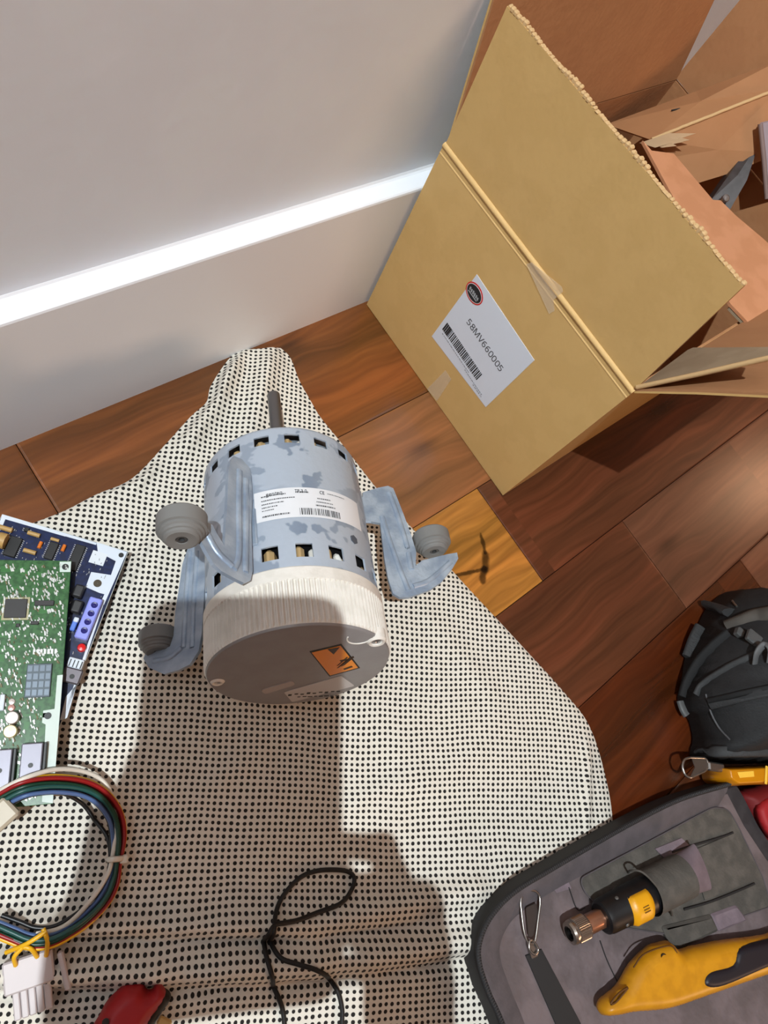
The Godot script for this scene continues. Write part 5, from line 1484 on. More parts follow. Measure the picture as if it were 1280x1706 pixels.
func build_cord() -> void:
	var pts := [Vector3(-0.0056, 0.005, 0.2373), Vector3(0.005, 0.005, 0.2189), Vector3(0.0099, 0.005, 0.207), Vector3(0.0122, 0.005, 0.192), Vector3(0.0152, 0.005, 0.1771), Vector3(0.0202, 0.005, 0.1635), Vector3(0.0281, 0.005, 0.1542), Vector3(0.0352, 0.005, 0.1523), Vector3(0.0432, 0.005, 0.1572), Vector3(0.0539, 0.005, 0.1637), Vector3(0.0698, 0.005, 0.1703), Vector3(0.088, 0.005, 0.1769), Vector3(0.101, 0.005, 0.1758), Vector3(0.1087, 0.005, 0.1702), Vector3(0.1067, 0.005, 0.1622), Vector3(0.0964, 0.005, 0.1526), Vector3(0.0845, 0.005, 0.1448), Vector3(0.0711, 0.005, 0.1406), Vector3(0.0542, 0.005, 0.1422), Vector3(0.0419, 0.005, 0.1473), Vector3(0.0328, 0.005, 0.1542), Vector3(0.0268, 0.005, 0.1635), Vector3(0.0268, 0.005, 0.1752), Vector3(0.0347, 0.005, 0.1864), Vector3(0.044, 0.005, 0.1993), Vector3(0.0497, 0.005, 0.2142), Vector3(0.0504, 0.005, 0.2278), Vector3(0.0465, 0.005, 0.2406), Vector3(0.0404, 0.005, 0.2497), Vector3(0.0274, 0.005, 0.2692)]
	var p := smooth_path(pts, 7)
	for i in p.size():
		var lift: float = 0.0038 * exp(-pow((i - 48.0) / 12.0, 2.0)) + 0.0036 * exp(-pow((i - 140.0) / 9.0, 2.0))
		p[i].y = cloth_top(p[i].x, p[i].z) + 0.0019 + lift
	var o := MeshInstance3D.new()
	o.name = "looped_cable"
	o.mesh = tube_mesh(p, 0.0019, 10)
	o.material_override = mat("cord_black", Color(0.045, 0.04, 0.04), 0.6)
	o.set_meta("label", "thin black cable making one loop on the dotted cloth, below the motor")
	o.set_meta("category", "cable")
	add_child(o)

# ------------------------------------------------------------------ zip tool case with its tools
func flat_at(y: float) -> Transform3D:
	return Transform3D(Basis(), Vector3(0, y, 0))

func build_case() -> void:
	var root := thing("tool_case", "grey fabric zip tool case lying open at the cloth's edge, with pockets and tool loops", "tool case", Vector3(0.3135, 0, 0.3965))
	var lining := blotch("case_lining", Color(0.36, 0.315, 0.315), Color(0.42, 0.37, 0.375), 0.85, 4.0, 101, 0.3, 0.7, 0.0, 0.15)
	var band := blotch("case_band", Color(0.30, 0.275, 0.285), Color(0.35, 0.32, 0.33), 0.8, 8.0, 103, 0.3, 0.7, 0.0, 0.12)
	var olive := blotch("case_elastic", Color(0.285, 0.27, 0.25), Color(0.34, 0.32, 0.295), 0.85, 9.0, 105, 0.3, 0.7, 0.0, 0.15)
	var pale := blotch("case_webbing", Color(0.42, 0.37, 0.395), Color(0.48, 0.42, 0.45), 0.8, 9.0, 107, 0.3, 0.7, 0.0, 0.1)
	var dark := mat("case_dark", Color(0.10, 0.095, 0.10), 0.7)
	var steel := mat("pull_steel", Color(0.62, 0.60, 0.58), 0.25, 0.9)
	# padded body
	part("shell", slab_mesh(rounded(PackedVector2Array([Vector2(0.4886, 0.3548), Vector2(0.4277, 0.3282), Vector2(0.3676, 0.3093), Vector2(0.3089, 0.2935), Vector2(0.262, 0.2817), Vector2(0.2225, 0.2726), Vector2(0.193, 0.272), Vector2(0.1715, 0.2795), Vector2(0.1597, 0.2919), Vector2(0.1523, 0.3144), Vector2(0.1489, 0.3352), Vector2(0.1406, 0.3702), Vector2(0.1326, 0.4119), Vector2(0.2758, 0.6129), Vector2(0.4929, 0.6915), Vector2(0.4834, 0.6228), Vector2(0.4916, 0.5403), Vector2(0.4854, 0.486), Vector2(0.4784, 0.4347), Vector2(0.4804, 0.3987), Vector2(0.4868, 0.3698)]), 0.004, 3), 0.0205, flat_at(0.0045), 0.002), blotch("case_shell", Color(0.15, 0.14, 0.15), Color(0.19, 0.18, 0.19), 0.8, 10.0, 109), root)
	part("lining", slab_mesh(PackedVector2Array([Vector2(0.4704, 0.3531), Vector2(0.4107, 0.3286), Vector2(0.3522, 0.3103), Vector2(0.3025, 0.2958), Vector2(0.2597, 0.2852), Vector2(0.2221, 0.2757), Vector2(0.1945, 0.2732), Vector2(0.1743, 0.2801), Vector2(0.1639, 0.2926), Vector2(0.157, 0.3139), Vector2(0.1538, 0.3351), Vector2(0.1464, 0.3675), Vector2(0.1364, 0.404), Vector2(0.2716, 0.5903), Vector2(0.4748, 0.6635), Vector2(0.4654, 0.5963), Vector2(0.4742, 0.5197), Vector2(0.469, 0.4708), Vector2(0.4619, 0.4248), Vector2(0.4637, 0.3868)]), 0.0012, flat_at(0.0246), 0.0004), lining, root)
	# raised border band from the zip down to the lining
	var rim := smooth_path([Vector3(0.4722, 0.035, 0.3429), Vector3(0.4122, 0.035, 0.3163), Vector3(0.3544, 0.035, 0.2981), Vector3(0.2978, 0.035, 0.283), Vector3(0.2525, 0.035, 0.2716), Vector3(0.2145, 0.035, 0.2628), Vector3(0.186, 0.035, 0.2622), Vector3(0.1649, 0.035, 0.2691), Vector3(0.1535, 0.035, 0.2811), Vector3(0.1464, 0.035, 0.3027), Vector3(0.1431, 0.035, 0.3228), Vector3(0.1355, 0.035, 0.3569), Vector3(0.129, 0.035, 0.3956)], 6)
	var low := smooth_path([Vector3(0.4507, 0.0268, 0.3535), Vector3(0.4008, 0.0268, 0.3363), Vector3(0.3453, 0.0268, 0.3196), Vector3(0.3007, 0.0268, 0.3058), Vector3(0.2626, 0.0268, 0.2948), Vector3(0.2278, 0.0268, 0.2855), Vector3(0.1994, 0.0268, 0.2817), Vector3(0.1798, 0.0268, 0.2877), Vector3(0.1712, 0.0268, 0.2996), Vector3(0.1655, 0.0268, 0.3203), Vector3(0.1611, 0.0268, 0.341), Vector3(0.1528, 0.0268, 0.3744), Vector3(0.1464, 0.0268, 0.4126)], 6)
	var rows := [PackedVector3Array(), PackedVector3Array(), PackedVector3Array(), PackedVector3Array()]
	for i in rim.size():
		var out := (rim[i] - low[i])
		out.y = 0
		out = out.normalized()
		rows[0].append(Vector3(rim[i].x, 0.006, rim[i].z) + out * 0.001)
		rows[1].append(rim[i])
		rows[2].append(rim[i].lerp(low[i], 0.35) + Vector3(0, 0.0022, 0))
		rows[3].append(low[i])
	var st := start()
	sheet(st, [rows[0], rows[1]], Vector3(-0.6, 0.2, -0.6))
	var st2 := start()
	sheet(st2, [rows[1], rows[2], rows[3]], Vector3.UP)
	part("outer_wall", st.commit(), mat("case_outer", Color(0.12, 0.115, 0.12), 0.75), root)
	part("border_band", st2.commit(), band, root)
	part("zip_tape", tube_mesh(rim, 0.0026, 8), dark, root)
	st = start()
	var acc := 0.0
	for i in rim.size() - 1:
		var seg := rim[i].distance_to(rim[i + 1])
		var k := 0.0
		while acc + k < seg:
			var p := rim[i].lerp(rim[i + 1], (acc + k) / seg)
			rbox(st, Vector3(0.0011, 0.0012, 0.0028), 0.0003, Transform3D(Basis.looking_at(Vector3(rim[i + 1].z - rim[i].z, 0, rim[i].x - rim[i + 1].x), Vector3.UP), p + Vector3(0, 0.0024, 0)))
			k += 0.0021
		acc = acc + k - seg
	part("zip_teeth", st.commit(), mat("zip_coil", Color(0.22, 0.215, 0.22), 0.35), root).set_meta("kind", "stuff")
	# upper elastic pocket with piped edge and two slots
	var pk := rounded(PackedVector2Array([Vector2(0.275, 0.2994), Vector2(0.4431, 0.3492), Vector2(0.4578, 0.3623), Vector2(0.4559, 0.3778), Vector2(0.4436, 0.431), Vector2(0.4311, 0.4536), Vector2(0.3308, 0.4046), Vector2(0.2847, 0.3575), Vector2(0.2714, 0.3115)]), 0.006)
	part("pocket_panel", slab_mesh(pk, 0.0022, flat_at(0.0264), 0.0008), olive, root)
	var pipe := PackedVector3Array()
	for p in pk:
		pipe.append(Vector3(p.x, 0.0285, p.y))
	part("pocket_piping", tube_mesh(pipe, 0.0007, 6, 1.0, Vector3.UP, true), band, root)
	part("webbing_strap", slab_mesh(PackedVector2Array([Vector2(0.3584, 0.3321), Vector2(0.3902, 0.3444), Vector2(0.3937, 0.3566), Vector2(0.3611, 0.3447)]), 0.0012, flat_at(0.0288), 0.0003), pale, root)
	part("pocket_slot", tube_mesh(smooth_path([Vector3(0.3717, 0.03, 0.3463), Vector3(0.3926, 0.03, 0.3557), Vector3(0.417, 0.03, 0.3676), Vector3(0.4352, 0.03, 0.376), Vector3(0.4446, 0.03, 0.3797)], 4), 0.0011, 6, 0.6), dark, root)
	part("pocket_slot", tube_mesh(smooth_path([Vector3(0.3465, 0.03, 0.3885), Vector3(0.3761, 0.03, 0.4038), Vector3(0.4087, 0.03, 0.418), Vector3(0.43, 0.03, 0.4268)], 4), 0.0011, 6, 0.6), dark, root)
	part("pocket_lip", slab_mesh(PackedVector2Array([Vector2(0.3868, 0.3579), Vector2(0.4446, 0.3804), Vector2(0.438, 0.4112), Vector2(0.4298, 0.4238), Vector2(0.3712, 0.3985), Vector2(0.3781, 0.3829)]), 0.0012, flat_at(0.0292), 0.0004), olive, root)
	# elastic sleeve over the screwdriver, webbing behind it
	var a := Vector3(0.316, 0.0435, 0.3453)
	var b := Vector3(0.3586, 0.0435, 0.3601)
	for s in [["tool_loop", 0.0, 1.0, 0.0195, olive], ["loop_webbing", 0.97, 1.55, 0.0178, pale]]:
		var ax := (b - a).normalized()
		var side := ax.cross(Vector3.UP).normalized()
		var rws := []
		for i in 7:
			var t: float = lerpf(s[1], s[2], i / 6.0)
			var row := PackedVector3Array()
			var sag: float = 1.0 if s[0] == "tool_loop" else lerpf(1.0, 0.30, clampf((t - 1.0) / 0.55, 0, 1))
			for k in 21:
				var an: float = PI * 1.16 * (k / 20.0 - 0.5)
				var p: Vector3 = a.lerp(b, t) + side * sin(an) * s[3] * (1.0 + 0.25 * (1.0 - sag)) + Vector3.UP * (cos(an) * s[3] * sag)
				p.y = maxf(p.y, 0.0295)
				row.append(p)
			rws.append(row)
		st = start()
		sheet(st, rws, Vector3.UP)
		part(s[0], st.commit(), s[4], root)
	part("loop_hem", tube_mesh(PackedVector3Array(smooth_path([Vector3(0.3193, 0.03, 0.3277), Vector3(0.314, 0.048, 0.3188), Vector3(0.3165, 0.06, 0.3218), Vector3(0.3203, 0.06, 0.3413), Vector3(0.3252, 0.048, 0.3669), Vector3(0.3322, 0.03, 0.3833)], 5)), 0.0010, 6), olive, root)
	# second, empty-looking loop that holds the yellow tool's shoulder
	part("tool_loop", slab_mesh(rounded(PackedVector2Array([Vector2(0.3166, 0.3824), Vector2(0.368, 0.4109), Vector2(0.3644, 0.426), Vector2(0.3173, 0.4072), Vector2(0.3137, 0.3943)]), 0.003), 0.006, flat_at(0.0264), 0.003), olive, root)
	part("loop_webbing", slab_mesh(rounded(PackedVector2Array([Vector2(0.3675, 0.4107), Vector2(0.3982, 0.4251), Vector2(0.3981, 0.442), Vector2(0.3643, 0.4273)]), 0.003), 0.0045, flat_at(0.0264), 0.002), pale, root)
	# lower zipped pocket: dark tape, slider and long wire pull
	part("pocket_zip", slab_mesh(PackedVector2Array([Vector2(0.1925, 0.3097), Vector2(0.208, 0.3162), Vector2(0.2017, 0.3749), Vector2(0.1971, 0.4125), Vector2(0.1743, 0.4026), Vector2(0.1818, 0.3655)]), 0.0012, flat_at(0.0262), 0.0004), dark, root)
	part("seam", tube_mesh(smooth_path([Vector3(0.2583, 0.027, 0.3496), Vector3(0.2534, 0.027, 0.3654), Vector3(0.2497, 0.027, 0.3861)], 4), 0.0005, 5), dark, root)
	part("seam", tube_mesh(smooth_path([Vector3(0.262, 0.027, 0.298), Vector3(0.2567, 0.027, 0.3166), Vector3(0.2641, 0.027, 0.3207)], 4), 0.0005, 5), dark, root)
	part("pale_patch", slab_mesh(PackedVector2Array([Vector2(0.2484, 0.2884), Vector2(0.2651, 0.2923), Vector2(0.2636, 0.3005), Vector2(0.2488, 0.2936)]), 0.0006, flat_at(0.0264)), pale, root)  # paler patch on the lining
	part("slider", box_mesh(Vector3(0.007, 0.005, 0.013), 0.0012, Transform3D(Basis(Vector3.UP, -0.35), Vector3(0.1996, 0.03, 0.3092))), steel, root)
	var ring := part("wire_pull", tube_mesh(smooth_path([Vector3(0.2018, 0.033, 0.2917), Vector3(0.2095, 0.033, 0.2792), Vector3(0.2145, 0.033, 0.2726), Vector3(0.2213, 0.033, 0.2702), Vector3(0.2281, 0.033, 0.2733), Vector3(0.2315, 0.033, 0.2795), Vector3(0.2285, 0.033, 0.2856), Vector3(0.2188, 0.033, 0.2938), Vector3(0.2056, 0.033, 0.3042), Vector3(0.2011, 0.033, 0.304), Vector3(0.1991, 0.033, 0.3)], 5, true), 0.0011, 8, 1.0, Vector3.UP, true), steel, root, "silver wire zip pull")
	part("pull_plate", slab_mesh(rounded(PackedVector2Array([Vector2(0.2149, 0.2802), Vector2(0.2257, 0.2841), Vector2(0.2217, 0.2905), Vector2(0.2064, 0.3016), Vector2(0.2021, 0.2993)]), 0.002), 0.0008, flat_at(0.0315), 0.0002), mat("plate_dark", Color(0.28, 0.25, 0.24), 0.4, 0.5), ring)
	part("pull_link", tube_mesh(smooth_path([Vector3(0.2017, 0.034, 0.3007), Vector3(0.2035, 0.034, 0.3057), Vector3(0.2028, 0.034, 0.311), Vector3(0.1977, 0.034, 0.3114), Vector3(0.1966, 0.034, 0.3047)], 4, true), 0.0011, 6, 1.0, Vector3.UP, true), steel, root)
	# big zip pull at the far corner
	part("slider", box_mesh(Vector3(0.020, 0.006, 0.009), 0.0015, Transform3D(Basis(Vector3.UP, -0.75), Vector3(0.4712, 0.034, 0.322))), steel, root)
	st = start()
	var tab := rounded(PackedVector2Array([Vector2(0.4446, 0.2935), Vector2(0.4521, 0.2967), Vector2(0.4679, 0.3087), Vector2(0.4662, 0.3162), Vector2(0.4585, 0.3171), Vector2(0.4373, 0.3103), Vector2(0.4342, 0.3052), Vector2(0.4371, 0.2974)]), 0.003)
	var hole := PackedVector3Array()
	for p in tab:
		hole.append(Vector3(p.x, 0.034, p.y))
	part("pull_tab_rim", tube_mesh(hole, 0.0013, 8, 1.0, Vector3.UP, true), steel, root)
	part("pull_tab", slab_mesh(PackedVector2Array([Vector2(0.4531, 0.2989), Vector2(0.4674, 0.3091), Vector2(0.4656, 0.3158), Vector2(0.4589, 0.3167), Vector2(0.4377, 0.3099), Vector2(0.45, 0.3067)]), 0.001, flat_at(0.0335)), mat("tab_dark", Color(0.40, 0.36, 0.33), 0.35, 0.6), root)

func build_case_tools() -> void:
	# screwdriver with a quick-release chuck
	var p0 := Vector3(0.2306, 0.0435, 0.3167)
	var p1 := Vector3(0.3335, 0.0435, 0.3523)
	var dir := (p1 - p0).normalized()
	var fr := frame(p0, Vector3.UP, dir)
	var root := thing("screwdriver", "black and yellow screwdriver with a knurled silver chuck, held in the tool case's loop", "screwdriver", Vector3(p0.x, 0.026, p0.z))
	var steel := mat("chuck_steel", Color(0.66, 0.62, 0.58), 0.25, 0.9)
	var st := start()
	var ridges := 40
	var prof := [[0.0062, 0.0], [0.0092, 0.0008], [0.0099, 0.003], [0.0099, 0.0045], [0.0090, 0.0050], [0.0090, 0.0060], [0.0102, 0.0066], [0.0102, 0.0175], [0.0092, 0.019], [0.0070, 0.0195]]
	for i in prof.size() - 1:
		for k in ridges * 2:
			var q := []
			for e in [[i, k], [i, k + 1], [i + 1, k + 1], [i + 1, k]]:
				var r: float = prof[e[0]][0] - (0.0006 if (e[1] % 2 == 0 and e[0] >= 6 and e[0] <= 7) else 0.0)
				var an: float = TAU * e[1] / (ridges * 2)
				q.append(fr * Vector3(cos(an) * r, prof[e[0]][1], sin(an) * r))
			quad_to(st, q[0], q[1], q[2], q[3], (q[0] + q[2]) * 0.5 - fr * Vector3(0, (prof[i][1] + prof[i + 1][1]) * 0.5 + (0.004 if prof[i + 1][0] > prof[i][0] else -0.004), 0))
	var chuck := part("chuck", st.commit(), steel, root, "knurled silver chuck")
	part("chuck_bore", lathe_mesh(PackedVector2Array([Vector2(0.0062, 0.0), Vector2(0.0048, 0.0012), Vector2(0.0042, 0.007), Vector2(0.0001, 0.007)]), 20, fr), mat("bore_dark", Color(0.12, 0.11, 0.10), 0.35, 0.7), chuck)
	st = start()
	ico_blob(st, fr * Vector3(0.001, 0.004, 0), Vector3.ONE * 0.0018)
	part("bit_tip", st.commit(), mat("tip_steel", Color(0.8, 0.8, 0.8), 0.15, 1.0), chuck)
	part("hex_shaft", lathe_mesh(PackedVector2Array([Vector2(0.0001, 0.019), Vector2(0.0080, 0.019), Vector2(0.0083, 0.020), Vector2(0.0083, 0.040), Vector2(0.0001, 0.040)]), 6, fr), mat("brass", Color(0.66, 0.47, 0.37), 0.3, 0.75), root)
	part("handle", lathe_mesh(PackedVector2Array([Vector2(0.0001, 0.0355), Vector2(0.0120, 0.0355), Vector2(0.0140, 0.037), Vector2(0.0150, 0.041), Vector2(0.0155, 0.060), Vector2(0.0162, 0.062), Vector2(0.0162, 0.095), Vector2(0.0150, 0.120), Vector2(0.0001, 0.124)]), 32, fr), mat("handle_black", Color(0.055, 0.055, 0.065), 0.4), root)
	var rows := []
	for i in 9:
		var row := PackedVector3Array()
		for k in 17:
			var u := i / 8.0 * 2.0 - 1.0
			var v := k / 16.0 * 2.0 - 1.0
			var cut := 1.0 - 0.16 * pow(absf(v), 3.0)
			var lift := 0.0190 - 0.0032 * pow(maxf(absf(u), absf(v)), 8.0)
			row.append(fr * Vector3(cos(v * 0.92 - 0.25) * lift, 0.0715 + u * 0.0125 * cut, sin(v * 0.92 - 0.25) * lift))
		rows.append(row)
	st = start()
	sheet(st, rows, Vector3.UP)
	var btn := part("button", st.commit(), mat("tool_yellow", Color(0.88, 0.62, 0.07), 0.4), root, "yellow button on the handle")
	for k in 3:
		part("button_mark", box_mesh(Vector3(0.0004, 0.0066, 0.0009), 0.0001, fr * Transform3D(Basis(), Vector3(0.0191, 0.072, 0.0022 * (k - 1) - 0.003))), mat("mark_brown", Color(0.45, 0.29, 0.02), 0.5), btn)
	for k in [-0.7, 0.9]:
		part("handle_stud", lathe_mesh(PackedVector2Array([Vector2(0.0018, 0), Vector2(0.0014, 0.0006), Vector2(0.0001, 0.0008)]), 10, frame(fr * Vector3(cos(k) * 0.0155, 0.052, sin(k) * 0.0155), dir, fr.basis * Vector3(cos(k), 0, sin(k)))), mat("stud_grey", Color(0.35, 0.34, 0.33), 0.4), root)
	# yellow drywall knife handle
	var knife := thing("yellow_knife", "yellow plastic knife handle with a navy grip, lying across the tool case's lower corner", "knife", Vector3(0.3038, 0.026, 0.4323))
	var yel := blotch("knife_yellow", Color(0.74, 0.50, 0.06), Color(0.79, 0.545, 0.08), 0.4, 10.0, 121, 0.3, 0.7)
	var body := pillow(smooth_path2(PackedVector2Array([Vector2(0.2168, 0.3773), Vector2(0.2167, 0.3834), Vector2(0.2268, 0.3917), Vector2(0.2402, 0.4004), Vector2(0.2687, 0.4216), Vector2(0.3032, 0.4401), Vector2(0.3442, 0.4613), Vector2(0.3785, 0.4792), Vector2(0.4417, 0.5118), Vector2(0.4611, 0.4883), Vector2(0.4008, 0.4567), Vector2(0.3566, 0.4267), Vector2(0.3263, 0.4078), Vector2(0.3115, 0.3992), Vector2(0.3082, 0.388), Vector2(0.3, 0.3824), Vector2(0.2901, 0.3778), Vector2(0.266, 0.375), Vector2(0.2439, 0.3779), Vector2(0.2245, 0.3744)]), 4), 0.040, 0.013, 0.011, 6, 0.011)
	part("body", body, yel, knife)
	part("grip", pillow(smooth_path2(PackedVector2Array([Vector2(0.3096, 0.4247), Vector2(0.3207, 0.4252), Vector2(0.343, 0.4372), Vector2(0.3587, 0.4344), Vector2(0.3914, 0.4527), Vector2(0.4501, 0.4842), Vector2(0.4373, 0.5009), Vector2(0.377, 0.4688), Vector2(0.3245, 0.4444), Vector2(0.3075, 0.4317)]), 4), 0.0485, 0.0065, 0.005, 4), mat("grip_navy", Color(0.085, 0.08, 0.115), 0.5), knife, "navy rubber grip")
	part("pivot_screw", lathe_mesh(PackedVector2Array([Vector2(0.0034, 0), Vector2(0.0032, 0.0008), Vector2(0.0012, 0.0004), Vector2(0.0001, -0.0006)]), 14, Transform3D(Basis(), Vector3(0.2898, 0.0515, 0.3868))), mat("bore_dark", Color(0.12, 0.11, 0.10), 0.35, 0.7), knife)
	part("thumb_slot", tube_mesh(smooth_path([Vector3(0.2249, 0.05, 0.3766), Vector3(0.2352, 0.05, 0.3764), Vector3(0.2459, 0.05, 0.3793), Vector3(0.2404, 0.05, 0.3797), Vector3(0.2291, 0.05, 0.3791)], 4, true), 0.0009, 6, 1.0, Vector3.UP, true), mat("slot_brown", Color(0.34, 0.20, 0.02), 0.5), knife)
	part("body_seam", tube_mesh(smooth_path([Vector3(0.2603, 0.0515, 0.372), Vector3(0.2733, 0.0515, 0.3713), Vector3(0.2863, 0.0515, 0.3761), Vector3(0.2991, 0.0515, 0.3832), Vector3(0.3034, 0.0515, 0.3879), Vector3(0.303, 0.0515, 0.3936)], 4), 0.0007, 5), mat("slot_brown", Color(0.34, 0.20, 0.02), 0.5), knife)
	# red pouch and a yellow-cased tape to the right of the case
	var pouch := thing("red_pouch", "red soft pouch squeezed between the tool case and the black backpack", "pouch", Vector3(0.5046, 0, 0.4072))
	part("pouch_body", pillow(smooth_path2(PackedVector2Array([Vector2(0.4873, 0.3656), Vector2(0.5135, 0.3745), Vector2(0.5586, 0.3984), Vector2(0.6118, 0.4636), Vector2(0.5687, 0.5143), Vector2(0.4965, 0.4865), Vector2(0.4767, 0.4426), Vector2(0.4801, 0.406), Vector2(0.4825, 0.3839)]), 4), 0.004, 0.026, 0.014, 5), mat("pouch_red", Color(0.42, 0.045, 0.06), 0.7), pouch)
	part("pouch_flap", pillow(smooth_path2(PackedVector2Array([Vector2(0.4857, 0.3843), Vector2(0.5109, 0.3858), Vector2(0.548, 0.4072), Vector2(0.561, 0.4481), Vector2(0.5104, 0.4459), Vector2(0.4798, 0.4167)]), 4), 0.027, 0.008, 0.006, 4), mat("flap_red", Color(0.62, 0.085, 0.11), 0.65), pouch)
	var tape := thing("yellow_tape_case", "small yellow plastic case with a painted highlight, lying by the backpack's lower edge", "tape measure", Vector3(0.5295, 0, 0.3738))
	part("case_body", pillow(rounded(PackedVector2Array([Vector2(0.4749, 0.3243), Vector2(0.5211, 0.3554), Vector2(0.5683, 0.3871), Vector2(0.5516, 0.4017), Vector2(0.505, 0.3684), Vector2(0.4721, 0.3464), Vector2(0.4671, 0.3349)]), 0.003), 0.008, 0.038, 0.004, 4), mat("tape_yellow", Color(0.78, 0.50, 0.03), 0.35), tape)
	part("painted_highlight", slab_mesh(PackedVector2Array([Vector2(0.4813, 0.3354), Vector2(0.4993, 0.347), Vector2(0.4954, 0.3513), Vector2(0.4793, 0.341)]), 0.0008, flat_at(0.0458), 0.0003), mat("highlight_pale", Color(0.96, 0.76, 0.28), 0.3), tape)  # painted highlight, a pale patch on the yellow top
	part("case_ridge", box_mesh(Vector3(0.003, 0.0015, 0.019), 0.0006, Transform3D(Basis(Vector3.UP, -0.95), Vector3(0.5091, 0.0468, 0.3591))), mat("highlight_pale", Color(0.96, 0.76, 0.28), 0.3), tape)

# ------------------------------------------------------------------ backpack
func build_backpack() -> void:
	var root := thing("backpack", "black fabric backpack with grey buckles on the floor at the photo's right edge", "backpack", Vector3(0.659, 0, 0.358))
	var cloth := blotch("pack_cloth", Color(0.105, 0.108, 0.114), Color(0.13, 0.133, 0.138), 0.75, 12.0, 131, 0.3, 0.7, 0.0, 0.2)
	var cloth2 := blotch("pack_panel", Color(0.165, 0.168, 0.172), Color(0.19, 0.194, 0.198), 0.7, 10.0, 133, 0.3, 0.7, 0.0, 0.2)
	var web := mat("pack_web", Color(0.05, 0.05, 0.055), 0.8)
	var grey := mat("pack_buckle", Color(0.31, 0.315, 0.315), 0.5)
	var edge := PackedVector2Array([Vector2(0.8605, 0.3291), Vector2(0.7687, 0.2732), Vector2(0.6946, 0.2505), Vector2(0.6716, 0.215), Vector2(0.6285, 0.2079), Vector2(0.5887, 0.2181), Vector2(0.551, 0.2321), Vector2(0.5278, 0.2468), Vector2(0.5081, 0.2574), Vector2(0.5, 0.2715), Vector2(0.5018, 0.2829), Vector2(0.4912, 0.3002), Vector2(0.4751, 0.3117), Vector2(0.4987, 0.3363), Vector2(0.5675, 0.3857), Vector2(0.6742, 0.4591)])
	part("bag_body", pillow(smooth_path2(edge, 4), 0.004, 0.115, 0.085, 12, 0.0, 0.006), cloth, root)
	part("side_panel", tube_mesh(smooth_path([Vector3(0.6227, 0.01, 0.2105), Vector3(0.6134, 0.033, 0.216), Vector3(0.6096, 0.045, 0.2201)], 5), 0.016, 10, 0.35), cloth2, root)
	part("side_panel", tube_mesh(smooth_path([Vector3(0.5885, 0.013, 0.2202), Vector3(0.5704, 0.011, 0.2264), Vector3(0.5503, 0.009, 0.2358)], 5), 0.011, 10, 0.4), cloth2, root)
	part("top_band", tube_mesh(smooth_path([Vector3(0.5882, 0.046, 0.2263), Vector3(0.597, 0.06, 0.2274), Vector3(0.6078, 0.073, 0.2296), Vector3(0.6203, 0.09, 0.2371), Vector3(0.6713, 0.087, 0.2641)], 5), 0.0085, 8, 0.5), blotch("pack_band", Color(0.26, 0.24, 0.22), Color(0.30, 0.275, 0.25), 0.7, 12.0, 135), root)
	part("shoulder_strap", tube_mesh(smooth_path([Vector3(0.579, 0.053, 0.2301), Vector3(0.5605, 0.041, 0.2329), Vector3(0.5429, 0.027, 0.2392), Vector3(0.5238, 0.016, 0.2498), Vector3(0.5088, 0.012, 0.2595)], 5), 0.0075, 8, 0.4), web, root)
	part("shoulder_strap", tube_mesh(smooth_path([Vector3(0.6105, 0.107, 0.2627), Vector3(0.564, 0.083, 0.253), Vector3(0.5421, 0.061, 0.2511), Vector3(0.5214, 0.036, 0.2544), Vector3(0.5096, 0.03, 0.2594)], 5), 0.0045, 8, 0.5), cloth2, root)
	part("buckle", box_mesh(Vector3(0.014, 0.006, 0.019), 0.0015, Transform3D(Basis(Vector3.UP, 0.35), [Vector3(0.5759, 0.081, 0.2407)][0])), grey, root, "grey plastic buckle")
	part("buckle_clip", box_mesh(Vector3(0.010, 0.008, 0.009), 0.0015, Transform3D(Basis(Vector3.UP, 0.35), [Vector3(0.5786, 0.066, 0.2313)][0])), grey, root)
	part("strap_loop", tube_mesh(smooth_path([Vector3(0.5523, 0.084, 0.2575), Vector3(0.557, 0.091, 0.2486), Vector3(0.5672, 0.096, 0.2459), Vector3(0.5658, 0.1, 0.2517), Vector3(0.5595, 0.094, 0.2626)], 4), 0.004, 8, 0.4), mat("loop_grey", Color(0.33, 0.335, 0.34), 0.6), root)
	part("pocket_zip", tube_mesh(smooth_path([Vector3(0.5073, 0.043, 0.2671), Vector3(0.5151, 0.065, 0.2694), Vector3(0.5264, 0.082, 0.2735), Vector3(0.5457, 0.101, 0.2821), Vector3(0.5749, 0.116, 0.2969)], 5), 0.0032, 6, 0.5), web, root)
	part("pocket_flap", tube_mesh(smooth_path([Vector3(0.5069, 0.042, 0.2727), Vector3(0.5146, 0.062, 0.2745), Vector3(0.5253, 0.079, 0.2782), Vector3(0.5428, 0.1, 0.2857), Vector3(0.5719, 0.115, 0.3004)], 5), 0.005, 6, 0.5), cloth2, root)
	part("pocket_seam", tube_mesh(smooth_path([Vector3(0.5121, 0.041, 0.2611), Vector3(0.506, 0.038, 0.2783), Vector3(0.5007, 0.04, 0.295), Vector3(0.4949, 0.05, 0.3071)], 5), 0.0011, 6), mat("pack_piping", Color(0.30, 0.30, 0.31), 0.6), root)
	part("side_tag", tube_mesh(smooth_path([Vector3(0.5056, 0.009, 0.2616), Vector3(0.5017, 0.01, 0.2684), Vector3(0.5009, 0.01, 0.2755)], 3), 0.007, 6, 0.4), grey, root)
	part("lower_band", tube_mesh(smooth_path([Vector3(0.48, 0.014, 0.3069), Vector3(0.4826, 0.045, 0.3118), Vector3(0.5238, 0.062, 0.3406), Vector3(0.5686, 0.066, 0.3697)], 5), 0.006, 8, 0.4), cloth2, root)
